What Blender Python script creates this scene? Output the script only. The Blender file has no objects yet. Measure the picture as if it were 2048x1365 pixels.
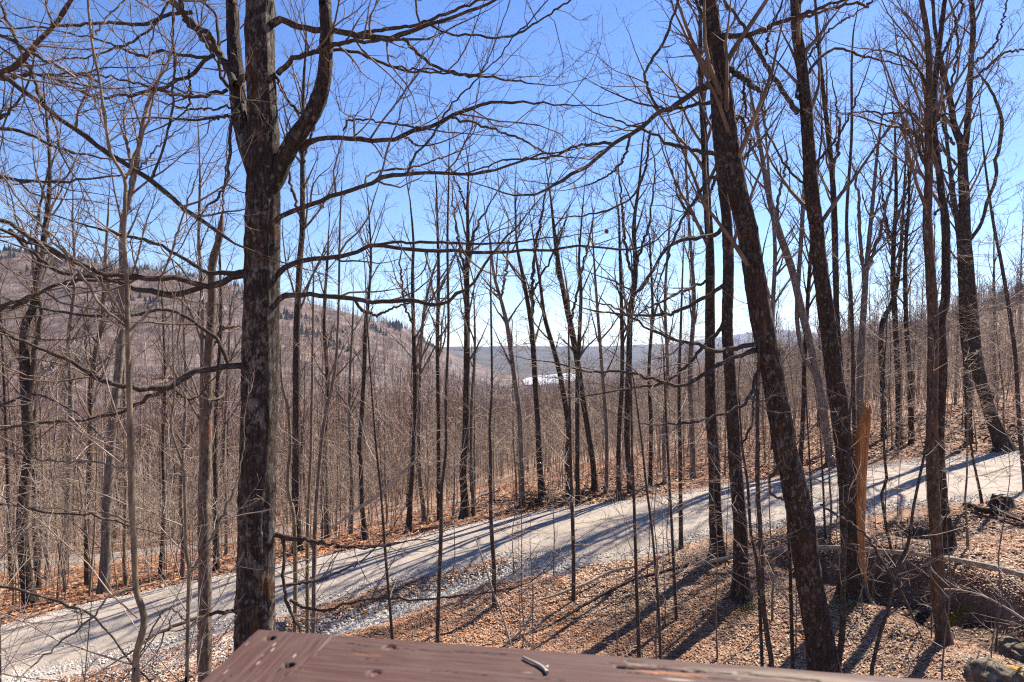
import bpy, math, random
import numpy as np
from mathutils import Vector, noise as mn

S = bpy.context.scene
COL = S.collection
rng = np.random.default_rng(11)
random.seed(5)
F = 1365.0          # focal length in photo pixels (2048 wide): 24 mm on 36 mm
HZ = 700.0          # horizon row

# ------------------------------------------------------------------ camera
cam_d = bpy.data.cameras.new('camera'); cam = bpy.data.objects.new('camera', cam_d); COL.objects.link(cam)
cam.location = (0, 0, 0); cam.rotation_euler = (math.radians(90), 0, 0)
cam_d.lens = 24.0; cam_d.sensor_width = 36.0; cam_d.shift_y = (HZ - 682.5) / 2048.0
cam_d.clip_start = 0.05; cam_d.clip_end = 30000
cam_d.dof.use_dof = True; cam_d.dof.focus_distance = 16.0; cam_d.dof.aperture_fstop = 11.0
S.camera = cam

# ------------------------------------------------------------------ sky, sun, exposure
SUN_AZ, SUN_EL = math.radians(47), math.radians(46)
world = bpy.data.worlds.new('World'); S.world = world; world.use_nodes = True
nt = world.node_tree; nt.nodes.clear()
sky = nt.nodes.new('ShaderNodeTexSky'); sky.sky_type = 'NISHITA'; sky.sun_disc = False
sky.sun_elevation = SUN_EL; sky.sun_rotation = SUN_AZ
sky.altitude = 600; sky.air_density = 1.0; sky.dust_density = 0.15; sky.ozone_density = 3.5
hs = nt.nodes.new('ShaderNodeHueSaturation'); hs.inputs['Saturation'].default_value = 1.2; hs.inputs['Hue'].default_value = 0.512
bg = nt.nodes.new('ShaderNodeBackground'); bg.inputs['Strength'].default_value = 0.071
wo = nt.nodes.new('ShaderNodeOutputWorld')
nt.links.new(sky.outputs[0], hs.inputs['Color']); nt.links.new(hs.outputs[0], bg.inputs[0]); nt.links.new(bg.outputs[0], wo.inputs[0])
sd = bpy.data.lights.new('sun', 'SUN'); sun = bpy.data.objects.new('sun', sd); COL.objects.link(sun)
sd.energy = 5.0; sd.angle = math.radians(0.53); sd.color = (1.0, 0.90, 0.78)
sv = Vector((math.sin(SUN_AZ) * math.cos(SUN_EL), math.cos(SUN_AZ) * math.cos(SUN_EL), math.sin(SUN_EL)))
sun.rotation_euler = sv.to_track_quat('Z', 'Y').to_euler()
sun.location = (30, 30, 60)
S.view_settings.view_transform = 'Standard'; S.view_settings.look = 'None'
S.view_settings.gamma = 1.0; S.view_settings.use_curve_mapping = False
S.view_settings.exposure = 1.45
S.render.engine = 'CYCLES'
S.cycles.max_bounces = 6; S.cycles.diffuse_bounces = 3; S.cycles.glossy_bounces = 2; S.cycles.volume_bounces = 0
S.cycles.use_denoising = False; S.cycles.denoiser = 'OPENIMAGEDENOISE'; S.cycles.denoising_input_passes = 'RGB_ALBEDO_NORMAL'; S.cycles.denoising_prefilter = 'ACCURATE'
S.render.filter_size = 1.15 if hasattr(S.render, 'filter_size') else 1.5
S.cycles.pixel_filter_type = 'BLACKMAN_HARRIS'; S.cycles.filter_width = 1.2

# ------------------------------------------------------------------ materials
def new_mat(name):
    m = bpy.data.materials.new(name); m.use_nodes = True
    t = m.node_tree; b = t.nodes['Principled BSDF']; b.inputs['Specular IOR Level'].default_value = 0.25
    return m, t, b
def nd(t, typ, **kw):
    n = t.nodes.new(typ)
    for k, v in kw.items():
        if k in n.inputs: n.inputs[k].default_value = v
        else: setattr(n, k, v)
    return n
def coords(t, scale=(1, 1, 1), kind='Object'):
    tc = t.nodes.new('ShaderNodeTexCoord'); mp = t.nodes.new('ShaderNodeMapping')
    mp.inputs['Scale'].default_value = scale
    t.links.new(tc.outputs[kind], mp.inputs['Vector']); return mp.outputs[0]
def noise_n(t, vec, scale, detail=5, rough=0.6, dist=0.0):
    n = nd(t, 'ShaderNodeTexNoise', Scale=scale, Detail=detail, Roughness=rough, Distortion=dist)
    t.links.new(vec, n.inputs['Vector']); return n.outputs['Fac']
def ramp(t, fac, stops):
    r = t.nodes.new('ShaderNodeValToRGB'); e = r.color_ramp.elements
    while len(e) < len(stops): e.new(0.5)
    for q, (p, c) in zip(e, stops): q.position = p; q.color = (*c, 1) if len(c) == 3 else c
    t.links.new(fac, r.inputs[0]); return r.outputs[0]
def mix(t, fac, a, b, mode='MIX'):
    m = t.nodes.new('ShaderNodeMix'); m.data_type = 'RGBA'; m.blend_type = mode
    for sock, v in ((m.inputs[0], fac), (m.inputs[6], a), (m.inputs[7], b)):
        if isinstance(v, (int, float)): sock.default_value = v
        elif isinstance(v, tuple): sock.default_value = (*v, 1)
        else: t.links.new(v, sock)
    return m.outputs[2]
def bump(t, b, h, strength, dist):
    n = nd(t, 'ShaderNodeBump', Strength=strength, Distance=dist)
    t.links.new(h, n.inputs['Height']); t.links.new(n.outputs[0], b.inputs['Normal'])
G = lambda v: (v, v, v)

def bark(name, dark, mid, lich, lich_amt, rust=None, grain=(16, 16, 3), bs=0.9, bd=0.02):
    m, t, b = new_mat(name); b.inputs['Roughness'].default_value = 0.9
    v = coords(t, grain); n1 = noise_n(t, v, 1.6, 7, 0.68, 0.6)
    c = ramp(t, n1, [(0.34, dark), (0.52, mid), (0.68, tuple(x * 1.7 for x in mid))])
    if rust:
        v2 = coords(t, (3, 3, 1.2)); n2 = noise_n(t, v2, 1.3, 5, 0.7)
        c = mix(t, ramp(t, n2, [(0.55, G(0)), (0.66, G(0.7))]), c, rust)
    v3 = coords(t, (9, 9, 6)); n3 = noise_n(t, v3, 1.3, 8, 0.70, 0.5); big = noise_n(t, coords(t, (1.6, 1.6, .7)), 1.2, 3, 0.5)
    lf = mix(t, 1.0, ramp(t, n3, [(0.57 - lich_amt, G(0)), (0.66 - lich_amt, G(0.75))]), ramp(t, big, [(.38, G(.12)), (.62, G(1))]), 'MULTIPLY')
    c = mix(t, mix(t, 1.0, lf, ramp(t, n1, [(.40, G(.25)), (.58, G(1))]), 'MULTIPLY'), c, lich)
    vo = nd(t, 'ShaderNodeTexVoronoi', Scale=1.0, Randomness=1.0); t.links.new(coords(t, (11, 11, 8)), vo.inputs['Vector'])
    wob = nd(t, 'ShaderNodeMath', operation='MULTIPLY_ADD'); t.links.new(noise_n(t, coords(t, (1, 1, 1)), 38, 4, .6), wob.inputs[0]); wob.inputs[1].default_value = .5; t.links.new(vo.outputs['Distance'], wob.inputs[2])
    pm = mix(t, 1.0, ramp(t, wob.outputs[0], [(.46, G(.6)), (.54, G(0))]), ramp(t, noise_n(t, coords(t, (1, 1, .6)), 3.2, 3, .5), [(.46, G(0)), (.54, G(1))]), 'MULTIPLY')
    c = mix(t, pm, c, tuple(x * .72 for x in lich))
    t.links.new(c, b.inputs['Base Color'])
    bump(t, b, n1, bs, bd)
    return m
M = {}
M['maple'] = bark('furrowed_maple_bark', (0.010, 0.007, 0.005), (0.045, 0.033, 0.026), (0.34, 0.31, 0.26), 0.085, (0.13, 0.055, 0.018), (26, 26, 4.5), 1.0, 0.05)
M['limb'] = bark('limb_bark', (0.02, 0.014, 0.011), (0.06, 0.045, 0.034), (0.30, 0.28, 0.24), 0.03, None, (20, 20, 20), 0.6, 0.01)
M['darkbark'] = bark('dark_bark', (0.010, 0.007, 0.005), (0.045, 0.031, 0.023), (0.24, 0.21, 0.17), 0.055, (0.085, 0.04, 0.018), (20, 20, 5), 1.0, 0.04)
M['rustbark'] = bark('rusty_bark', (0.022, 0.015, 0.010), (0.085, 0.055, 0.036), (0.28, 0.25, 0.2), 0.03, (0.15, 0.068, 0.024), (14, 14, 4), 0.7, 0.015)
M['greybark'] = bark('grey_bark', (0.05, 0.038, 0.03), (0.14, 0.11, 0.09), (0.36, 0.34, 0.30), 0.03, None, (10, 10, 2), 0.6, 0.015)
M['pale'] = bark('pale_smooth_bark', (0.075, 0.058, 0.036), (0.16, 0.125, 0.08), (0.32, 0.29, 0.22), 0.02, None, (8, 8, 3), 0.3, 0.004)
M['peeled'] = bark('peeled_bark', (0.04, 0.03, 0.022), (0.12, 0.09, 0.065), (0.36, 0.31, 0.24), 0.05, (0.25, 0.11, 0.05), (9, 9, 3), 0.8, 0.02)
M['snagwood'] = bark('bare_orange_wood', (0.15, 0.06, 0.02), (0.45, 0.205, 0.07), (0.48, 0.27, 0.11), 0.05, (0.26, 0.10, 0.03), (26, 26, 1.2), 1.0, 0.03)
M['deadwood'] = bark('dead_grey_wood', (0.14, 0.11, 0.08), (0.28, 0.24, 0.19), (0.46, 0.43, 0.38), 0.02, None, (12, 12, 12), 0.5, 0.01)
def plain(name, a, bb, sc=3.0, rough=0.85):
    m, t, b = new_mat(name); b.inputs['Roughness'].default_value = rough
    c = ramp(t, noise_n(t, coords(t), sc, 3), [(0.35, a), (0.65, bb)])
    t.links.new(c, b.inputs['Base Color']); return m
M['twig'] = plain('twig_bark', (0.10, 0.07, 0.052), (0.20, 0.15, 0.115))
M['paletwig'] = plain('pale_twig_bark', (0.24, 0.185, 0.14), (0.42, 0.34, 0.27))
M['fartwig'] = plain('far_twig_bark', (0.17, 0.105, 0.075), (0.29, 0.195, 0.15), 0.3)
M['hilldark'] = plain('dark_hill_wood', (0.07, 0.045, 0.034), (0.14, 0.09, 0.07), 0.3); M['hillpale'] = plain('pale_hill_wood', (0.24, 0.17, 0.13), (0.38, 0.29, 0.24), 0.3)
M['conifer'] = plain('conifer_needles', (0.022, 0.028, 0.013), (0.05, 0.055, 0.025), 0.5)
M['moss'] = plain('moss', (0.10, 0.10, 0.02), (0.24, 0.20, 0.04), 9)
M['ice'] = plain('pale_lake_ice', (0.42, 0.45, 0.48), (0.62, 0.64, 0.66), 0.02, 0.5)
def attr_mat(name, rough=0.85, sheen=False):
    m, t, b = new_mat(name); b.inputs['Roughness'].default_value = rough
    a = t.nodes.new('ShaderNodeAttribute'); a.attribute_name = 'Col'
    t.links.new(a.outputs['Color'], b.inputs['Base Color']); return m
M['leaf'] = attr_mat('dry_leaf', 0.7); M['stone'] = attr_mat('stone', 0.85)

# ------------------------------------------------------------------ low-level mesh building
def mesh_from(name, V, faces, mat=None, smooth=True, cols=None, mids=None):
    me = bpy.data.meshes.new(name)
    V = np.asarray(V, np.float32)
    if isinstance(faces, list):      # list of (M,k) arrays
        faces = [np.asarray(f, np.int32) for f in faces if len(f)]
        nf = sum(len(f) for f in faces)
        tot = np.concatenate([np.full(len(f), f.shape[1], np.int32) for f in faces])
        idx = np.concatenate([f.ravel() for f in faces])
    else:
        nf = len(faces); tot = np.full(nf, faces.shape[1], np.int32); idx = np.asarray(faces, np.int32).ravel()
    me.vertices.add(len(V)); me.vertices.foreach_set('co', V.ravel())
    me.loops.add(len(idx)); me.loops.foreach_set('vertex_index', idx)
    me.polygons.add(nf)
    st = np.zeros(nf, np.int32); st[1:] = np.cumsum(tot)[:-1]
    me.polygons.foreach_set('loop_start', st); me.polygons.foreach_set('loop_total', tot)
    me.polygons.foreach_set('use_smooth', np.full(nf, smooth, bool))
    if mids is not None: me.polygons.foreach_set('material_index', np.asarray(mids, np.int32))
    me.update(calc_edges=True)
    if cols is not None:
        ca = me.color_attributes.new('Col', 'FLOAT_COLOR', 'POINT')
        c4 = np.ones((len(V), 4), np.float32); c4[:, :3] = cols
        ca.data.foreach_set('color', c4.ravel())
    if mat: me.materials.append(M[mat] if isinstance(mat, str) else mat)
    return me
def obj(name, me, parent=None, loc=None):
    o = bpy.data.objects.new(name, me); COL.objects.link(o)
    if parent is not None: o.parent = parent
    if loc is not None: o.location = loc
    return o
def tag(o, label=None, cat=None, group=None, kind=None):
    if label: o['label'] = label
    if cat: o['category'] = cat
    if group: o['group'] = group
    if kind: o['kind'] = kind
    return o
def thing(name, label, cat, loc, group=None):
    o = bpy.data.objects.new(name, None); COL.objects.link(o); o.location = loc; o.empty_display_size = 0.2
    return tag(o, label, cat, group)

class Tubes:
    def __init__(s): s.b = []
    def add(s, P, R, K):
        P = np.asarray(P, float); R = np.asarray(R, float)
        if P.ndim == 2: P = P[None]; R = R[None]
        s.b.append((P, R, K)); return s
    def ntri(s): return sum(p.shape[0] * (p.shape[1] - 1) * k * 2 for p, r, k in s.b)
    def mesh(s, name, mat, origin=(0, 0, 0)):
        Vs, Fs, off = [], [], 0
        for P, R, K in s.b:
            N, n, _ = P.shape
            T = np.empty_like(P); T[:, 1:-1] = P[:, 2:] - P[:, :-2]; T[:, 0] = P[:, 1] - P[:, 0]; T[:, -1] = P[:, -1] - P[:, -2]
            T /= np.linalg.norm(T, axis=2, keepdims=True) + 1e-9
            md = P[:, -1] - P[:, 0]; ref = np.eye(3)[np.argmin(np.abs(md), axis=1)]
            A = np.cross(T, ref[:, None, :]); A /= np.linalg.norm(A, axis=2, keepdims=True) + 1e-9
            B = np.cross(T, A)
            an = np.arange(K) * 2 * math.pi / K
            ring = P[:, :, None] + R[:, :, None, None] * (A[:, :, None] * np.cos(an)[None, None, :, None] + B[:, :, None] * np.sin(an)[None, None, :, None])
            Vs.append(ring.reshape(-1, 3))
            base = off + (np.arange(N) * n * K)[:, None, None] + (np.arange(n - 1) * K)[None, :, None]
            k = np.arange(K)[None, None]; k2 = (np.arange(K) + 1) % K; k2 = k2[None, None]
            Fs.append(np.stack([base + k, base + k2, base + k2 + K, base + k + K], -1).reshape(-1, 4)[:, ::-1])
            if K >= 6:
                e = off + (np.arange(N) * n * K)[:, None] + (n - 1) * K + np.arange(K)[None]
                Fs.append(e[:, ::-1].copy() if False else e)
            off += N * n * K
        V = np.concatenate(Vs) - np.asarray(origin)
        return mesh_from(name, V, Fs, mat)

def nrm(v): return v / (np.linalg.norm(v, axis=-1, keepdims=True) + 1e-9)
def resample(P, n, R=None):
    P = np.asarray(P, float)
    # Catmull-Rom through the points then even spacing
    if len(P) > 2:
        Q = np.vstack([2 * P[0] - P[1], P, 2 * P[-1] - P[-2]]); out = []; rr = []
        for i in range(1, len(Q) - 2):
            for u in np.linspace(0, 1, 8, endpoint=False):
                a, b_, c, d = Q[i - 1], Q[i], Q[i + 1], Q[i + 2]
                out.append(0.5 * (2 * b_ + (c - a) * u + (2 * a - 5 * b_ + 4 * c - d) * u * u + (3 * b_ - a - 3 * c + d) * u ** 3))
                if R is not None: rr.append(R[i - 1] * (1 - u) + R[i] * u)
        out.append(P[-1]); P = np.array(out)
        if R is not None: rr.append(R[-1]); R = np.array(rr)
    L = np.concatenate([[0], np.cumsum(np.linalg.norm(np.diff(P, axis=0), axis=1))])
    t = np.linspace(0, L[-1], n)
    Pn = np.stack([np.interp(t, L, P[:, k]) for k in range(3)], 1)
    if R is None: return Pn
    return Pn, np.interp(t, L, R)
def grow(st, d, L, r0, r1, P, wig, up, r):
    N = len(st); out = np.empty((N, P, 3)); out[:, 0] = st; d = nrm(d.copy()); step = (L / (P - 1))[:, None]
    for i in range(1, P):
        d = d + r.normal(0, wig, (N, 3)); d[:, 2] += up; d = nrm(d); out[:, i] = out[:, i - 1] + d * step
    t = np.linspace(0, 1, P)[None]
    return out, r0[:, None] * (1 - t) + np.asarray(r1) * t
def kids(P, R, dens, t0, t1, ang, lr, lmin, lmax, rr, rmax, flat, r):
    N, n, _ = P.shape
    L = np.linalg.norm(np.diff(P, axis=1), axis=2).sum(1)
    cnt = np.floor(L * dens * (t1 - t0) + r.random(N)).astype(int)
    idx = np.repeat(np.arange(N), cnt); m = len(idx)
    if m == 0: return None
    t = t0 + (t1 - t0) * r.random(m); f = t * (n - 1); i = np.minimum(f.astype(int), n - 2); u = (f - i)[:, None]
    pos = P[idx, i] * (1 - u) + P[idx, i + 1] * u; tan = nrm(P[idx, i + 1] - P[idx, i])
    rad = R[idx, i] * (1 - u[:, 0]) + R[idx, i + 1] * u[:, 0]
    v = r.normal(0, 1, (m, 3)); v -= tan * (v * tan).sum(1, keepdims=True); v[:, 2] *= (1 - flat); v = nrm(v)
    a = np.radians(r.uniform(ang[0], ang[1], m))[:, None]
    d = np.cos(a) * tan + np.sin(a) * v
    ll = np.clip(L[idx] * r.uniform(lr[0], lr[1], m) * (1.05 - 0.6 * t), lmin, lmax) * r.uniform(0.7, 1.15, m)
    return pos, d, ll, np.minimum(rad * rr, rmax)
def ramify(tb, P, R, specs, r, scale=1.0):
    """specs: levels of (dens,t0,t1,ang,lr,lmin,lmax,rr,rmax,rend,Pn,K,wig,up,flat)"""
    for (dens, t0, t1, ang, lr, lmin, lmax, rr, rmax, rend, Pn, K, wig, up, flat) in specs:
        g = kids(P, R, dens, t0, t1, ang, lr, lmin, lmax, rr, rmax, flat, r)
        if g is None: return
        pos, d, ll, rad = g
        rad = np.maximum(rad, rend * 1.15)
        P, R = grow(pos, d, ll, rad, rend, Pn, wig, up, r)
        tb.add(P, R, K)

# ------------------------------------------------------------------ terrain
def px2w(px, py, Y):
    return np.array([(px - 1024.0) / F * Y, Y, -(py - HZ) / F * Y])
def byh(px, py, h): return px2w(px, py, F * h / (py - HZ))
near_c = [byh(*a) for a in [
    (0, 1300, 7.6), (500, 1190, 6.7), (1024, 1075, 5.7), (1500, 1000, 4.8), (2048, 955, 4.2), (760, 1130, 6.2), (1260, 1040, 5.25), (1750, 978, 4.5),
    (700, 1365, 6.7), (1180, 1300, 6.0), (1650, 1340, 5.5), (2040, 1365, 4.9), (300, 1365, 7.5), (1480, 1190, 5.3), (1880, 1280, 5.0),
    (1000, 1200, 6.0), (1708, 1190, 5.05), (1895, 1097, 4.75), (2048, 1040, 4.35), (1250, 1160, 5.55),
    (60, 1225, 7.9), (205, 1193, 8.0), (430, 1140, 7.9), (730, 1082, 6.9), (929, 1036, 6.3), (1085, 1000, 5.9), (1240, 965, 5.6), (1500, 945, 4.95),
    (1690, 925, 4.5), (2008, 900, 3.95), (1780, 880, 4.1), (2048, 830, 2.9), (20, 1134, 12.5), (340, 1098, 12.7), (720, 1040, 11.8), (950, 985, 9.6),
    (1150, 940, 7.9), (1350, 905, 6.5)]]
near_c += [np.array(a, float) for a in [(0, 0, -6.2), (-8, 2, -7.3), (8, 2, -5.2), (-25, 5, -9), (25, 5, -3.2), (0, -30, -5), (-40, -30, -9), (40, -30, -2),
    (-45, 25, -14), (42, 25, -1), (0, 8, -6.4), (-5, 8.5, -6.7), (6, 7, -5.4)]]
near_c = np.array(near_c)
def rbf_fit(X, y, c):
    D = np.sqrt(((X[:, None] - X[None]) ** 2).sum(2) + c * c)
    n = len(X); A = np.zeros((n + 3, n + 3)); A[:n, :n] = D + np.eye(n) * 0.02; A[:n, n] = 1; A[:n, n + 1:] = X; A[n:, :n] = A[:n, n:].T
    w = np.linalg.solve(A, np.concatenate([y, [0, 0, 0]])); return w
def rbf_ev(X, C, w, c):
    out = np.empty(len(X))
    for i in range(0, len(X), 20000):
        x = X[i:i + 20000]; D = np.sqrt(((x[:, None] - C[None]) ** 2).sum(2) + c * c)
        out[i:i + 20000] = D @ w[:len(C)] + w[len(C)] + x @ w[len(C) + 1:]
    return out
NW = rbf_fit(near_c[:, :2], near_c[:, 2], 2.0)
far_t = {-600: [(60, 1080), (150, 1010), (300, 900), (500, 740), (700, 560), (900, 430), (1400, 520), (3000, 640), (9000, 690)],
    0: [(60, 1085), (150, 1020), (300, 920), (500, 780), (700, 630), (900, 500), (1300, 590), (3000, 660), (9000, 692)],
    200: [(60, 1080), (150, 1012), (300, 915), (500, 785), (700, 640), (900, 518), (1300, 600), (3000, 660), (9000, 692)],
    400: [(60, 1060), (150, 1000), (300, 910), (500, 800), (700, 670), (920, 556), (1300, 620), (3000, 670), (9000, 694)],
    580: [(60, 1040), (150, 985), (300, 905), (500, 812), (750, 680), (960, 600), (1300, 640), (3000, 678), (9000, 694)],
    700: [(60, 1020), (150, 965), (300, 895), (500, 820), (800, 700), (1000, 630), (1400, 665), (3000, 683)],
    800: [(60, 1000), (150, 950), (300, 890), (500, 826), (850, 722), (1100, 652), (1500, 685), (3000, 690)],
    880: [(60, 985), (150, 938), (300, 885), (500, 835), (900, 760), (1250, 693), (1700, 708), (3000, 696), (9000, 697)],
    935: [(60, 968), (150, 922), (300, 875), (500, 833), (900, 782), (1300, 728), (1800, 722), (3000, 696), (9000, 698)],
    1000: [(60, 950), (150, 905), (300, 865), (500, 830), (900, 795), (1170, 773), (1742, 748), (2300, 726), (3500, 692), (5000, 699), (9000, 699)],
    1150: [(60, 915), (150, 880), (300, 850), (500, 825), (900, 790), (1170, 770), (1742, 747), (2300, 730), (3500, 693), (9000, 698)],
    1350: [(60, 880), (150, 850), (300, 820), (500, 800), (900, 770), (1700, 740), (3500, 700), (6500, 688), (9000, 698)],
    1550: [(60, 840), (150, 800), (300, 775), (500, 765), (900, 740), (2000, 705), (4000, 690), (6500, 656), (9000, 680)],
    1750: [(60, 800), (120, 745), (200, 725), (500, 715), (900, 690), (2500, 645), (4500, 680), (9000, 690)],
    1950: [(50, 800), (75, 720), (100, 655), (130, 636), (200, 645), (500, 660), (2500, 640), (9000, 690)],
    2150: [(45, 790), (60, 700), (90, 630), (120, 575), (180, 585), (500, 620), (2500, 640), (9000, 690)],
    2800: [(45, 700), (60, 640), (90, 560), (120, 500), (200, 520), (900, 600), (9000, 690)]}
# table over azimuth and log distance: straight interpolation between the surveyed rows, then smoothed
LR = np.linspace(math.log(30), math.log(9000), 260); cols_ = []
for px in sorted(far_t):
    rw = far_t[px]; az_ = math.atan2((px - 1024) / F, 1); ca = math.cos(az_)
    lr_ = [math.log(Y / ca) for Y, py in rw]; tv = [-(py - HZ) / F * ca for Y, py in rw]; cols_.append((az_, np.interp(LR, lr_, tv)))
cols_ = [(-3.15, np.full(260, .01)), (-1.6, np.full(260, .03))] + cols_ + [(1.6, np.full(260, .05)), (3.15, np.full(260, .01))]
AZG = np.linspace(-3.15, 3.15, 1261); FT = np.array([[0.0]])
CA = np.array([c[0] for c in cols_]); CT = np.array([c[1] for c in cols_])
FT = np.stack([np.interp(AZG, CA, CT[:, k]) for k in range(260)], 1)
def blur(M_, n, ax):
    k = np.hanning(n + 2)[1:-1]; k /= k.sum(); return np.apply_along_axis(lambda v: np.convolve(np.pad(v, n // 2, 'edge'), k, 'valid'), ax, M_)
FT = blur(blur(FT, 7, 0), 5, 1)
def far_ev(az_, lr_):
    u = np.clip((az_ + 3.15) / 6.3 * 1260, 0, 1259.999); v = np.clip((lr_ - LR[0]) / (LR[1] - LR[0]), 0, 258.999); i = u.astype(int); j = v.astype(int); fu = u - i; fv = v - j
    return (FT[i, j] * (1 - fu) + FT[i + 1, j] * fu) * (1 - fv) + (FT[i, j + 1] * (1 - fu) + FT[i + 1, j + 1] * fu) * fv

def poly(s): return np.array([[float(v) for v in p.split(',')] for p in s.split()])
def hbase(X, Y):
    X = np.asarray(X, float); Y = np.asarray(Y, float); sh = X.shape; X = X.ravel(); Y = Y.ravel()
    R_ = np.hypot(X, Y); az = np.arctan2(X, Y)
    w = np.clip((np.log(np.maximum(R_, 1e-3)) - math.log(38)) / (math.log(75) - math.log(38)), 0, 1); w = w * w * (3 - 2 * w)
    z = np.zeros(len(X)); a = w < 1; b = w > 0
    zn = np.zeros(len(X)); zf = np.zeros(len(X))
    if a.any(): zn[a] = rbf_ev(np.stack([X[a], Y[a]], 1), near_c[:, :2], NW, 2.0)
    if b.any(): zf[b] = far_ev(az[b], np.log(R_[b])) * R_[b]
    z = zn * (1 - w) + zf * w
    return z.reshape(sh)
def cast0(px, py, hf, y0=4.0, y1=9000.0):
    Ys = np.exp(np.linspace(math.log(y0), math.log(y1), 900)); X = (px - 1024) / F * Ys; Z = -(py - HZ) / F * Ys
    d = Z - hf(X, Ys); k = np.nonzero(d < 0)[0]
    if len(k) == 0: return None
    k = max(k[0], 1); u = d[k - 1] / (d[k - 1] - d[k]); Y = Ys[k - 1] + u * (Ys[k] - Ys[k - 1])
    return np.array([(px - 1024) / F * Y, Y, -(py - HZ) / F * Y])

# road edges, ditch and gully as lines on the ground
far_edge = np.array([cast0(x, y, hbase) for x, y in poly('-500,1390 -200,1305 0,1257 200,1205 390,1165 480,1148 680,1108 800,1085 900,1060 1024,1035 1160,1016 1300,1000 1380,986 1500,968 1700,942 1860,920 2048,903 2300,880')])
near_edge = np.array([cast0(x, y, hbase) for x, y in poly('-500,1560 -200,1430 60,1365 270,1312 400,1272 560,1232 680,1196 748,1174 834,1152 919,1131 1000,1112 1158,1122 1261,1116 1348,1092 1450,1062 1553,1052 1632,1045 1720,1030 1800,1012 1900,1004 2048,995 2300,975')])
ditch = np.array([cast0(x, y, hbase) for x, y in poly('600,1290 680,1252 760,1225 834,1190 900,1165 970,1145 1050,1130 1150,1126')])
gully = np.array([cast0(x, y, hbase) for x, y in poly('1640,1112 1720,1125 1800,1150 1870,1180 1960,1205 2060,1245 2200,1300')])
low_road = [np.array([cast0(x, y, hbase) for x, y in poly('-250,1150 20,1134 200,1118 340,1100 540,1070 720,1042 860,1015 980,990')])]
NS = 60
def resamp2(P, n):
    L = np.concatenate([[0], np.cumsum(np.linalg.norm(np.diff(P[:, :2], axis=0), axis=1))]); t = np.linspace(0, L[-1], n)
    return np.stack([np.interp(t, L, P[:, k]) for k in range(2)], 1)
FE, NE = resamp2(far_edge, NS), resamp2(near_edge, NS)
CL = (FE + NE) / 2; HW = np.linalg.norm(FE - NE, axis=1) / 2
def dist_line(P, L, attr=None):
    """distance of points P (N,2) to polyline L and the interpolated attribute, side"""
    best = np.full(len(P), 1e9); at = np.zeros(len(P)); side = np.zeros(len(P))
    for i in range(len(L) - 1):
        a, b = L[i], L[i + 1]; ab = b - a; t = np.clip(((P - a) @ ab) / (ab @ ab), 0, 1)
        q = P - (a + t[:, None] * ab); d = np.hypot(q[:, 0], q[:, 1]); m = d < best
        best[m] = d[m]; side[m] = np.sign(ab[0] * q[m, 1] - ab[1] * q[m, 0])
        if attr is not None: at[m] = (attr[i] * (1 - t) + attr[i + 1] * t)[m]
    return best, at, side
def road_d(P):
    """distance outside the road edge (negative on the road)"""
    d, hw, s = dist_line(P, CL, HW); return d - hw
def vnoise(P, scale, seed=0):
    r = np.random.default_rng(seed); tab = r.random((64, 64)); p = P / scale; i = np.floor(p).astype(int); f = p - i; f = f * f * (3 - 2 * f)
    g = lambda a, b: tab[a % 64, b % 64]
    return (g(i[:, 0], i[:, 1]) * (1 - f[:, 0]) + g(i[:, 0] + 1, i[:, 1]) * f[:, 0]) * (1 - f[:, 1]) + (g(i[:, 0], i[:, 1] + 1) * (1 - f[:, 0]) + g(i[:, 0] + 1, i[:, 1] + 1) * f[:, 0]) * f[:, 1]
lake_px = poly('1044,759 1075,752 1100,749 1155,746 1160,757 1134,768 1100,771 1049,770')
LAKE_Z = -61.0
lake_xy = np.array([px2w(x, y, F * -LAKE_Z / (y - HZ))[:2] for x, y in lake_px])
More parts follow.
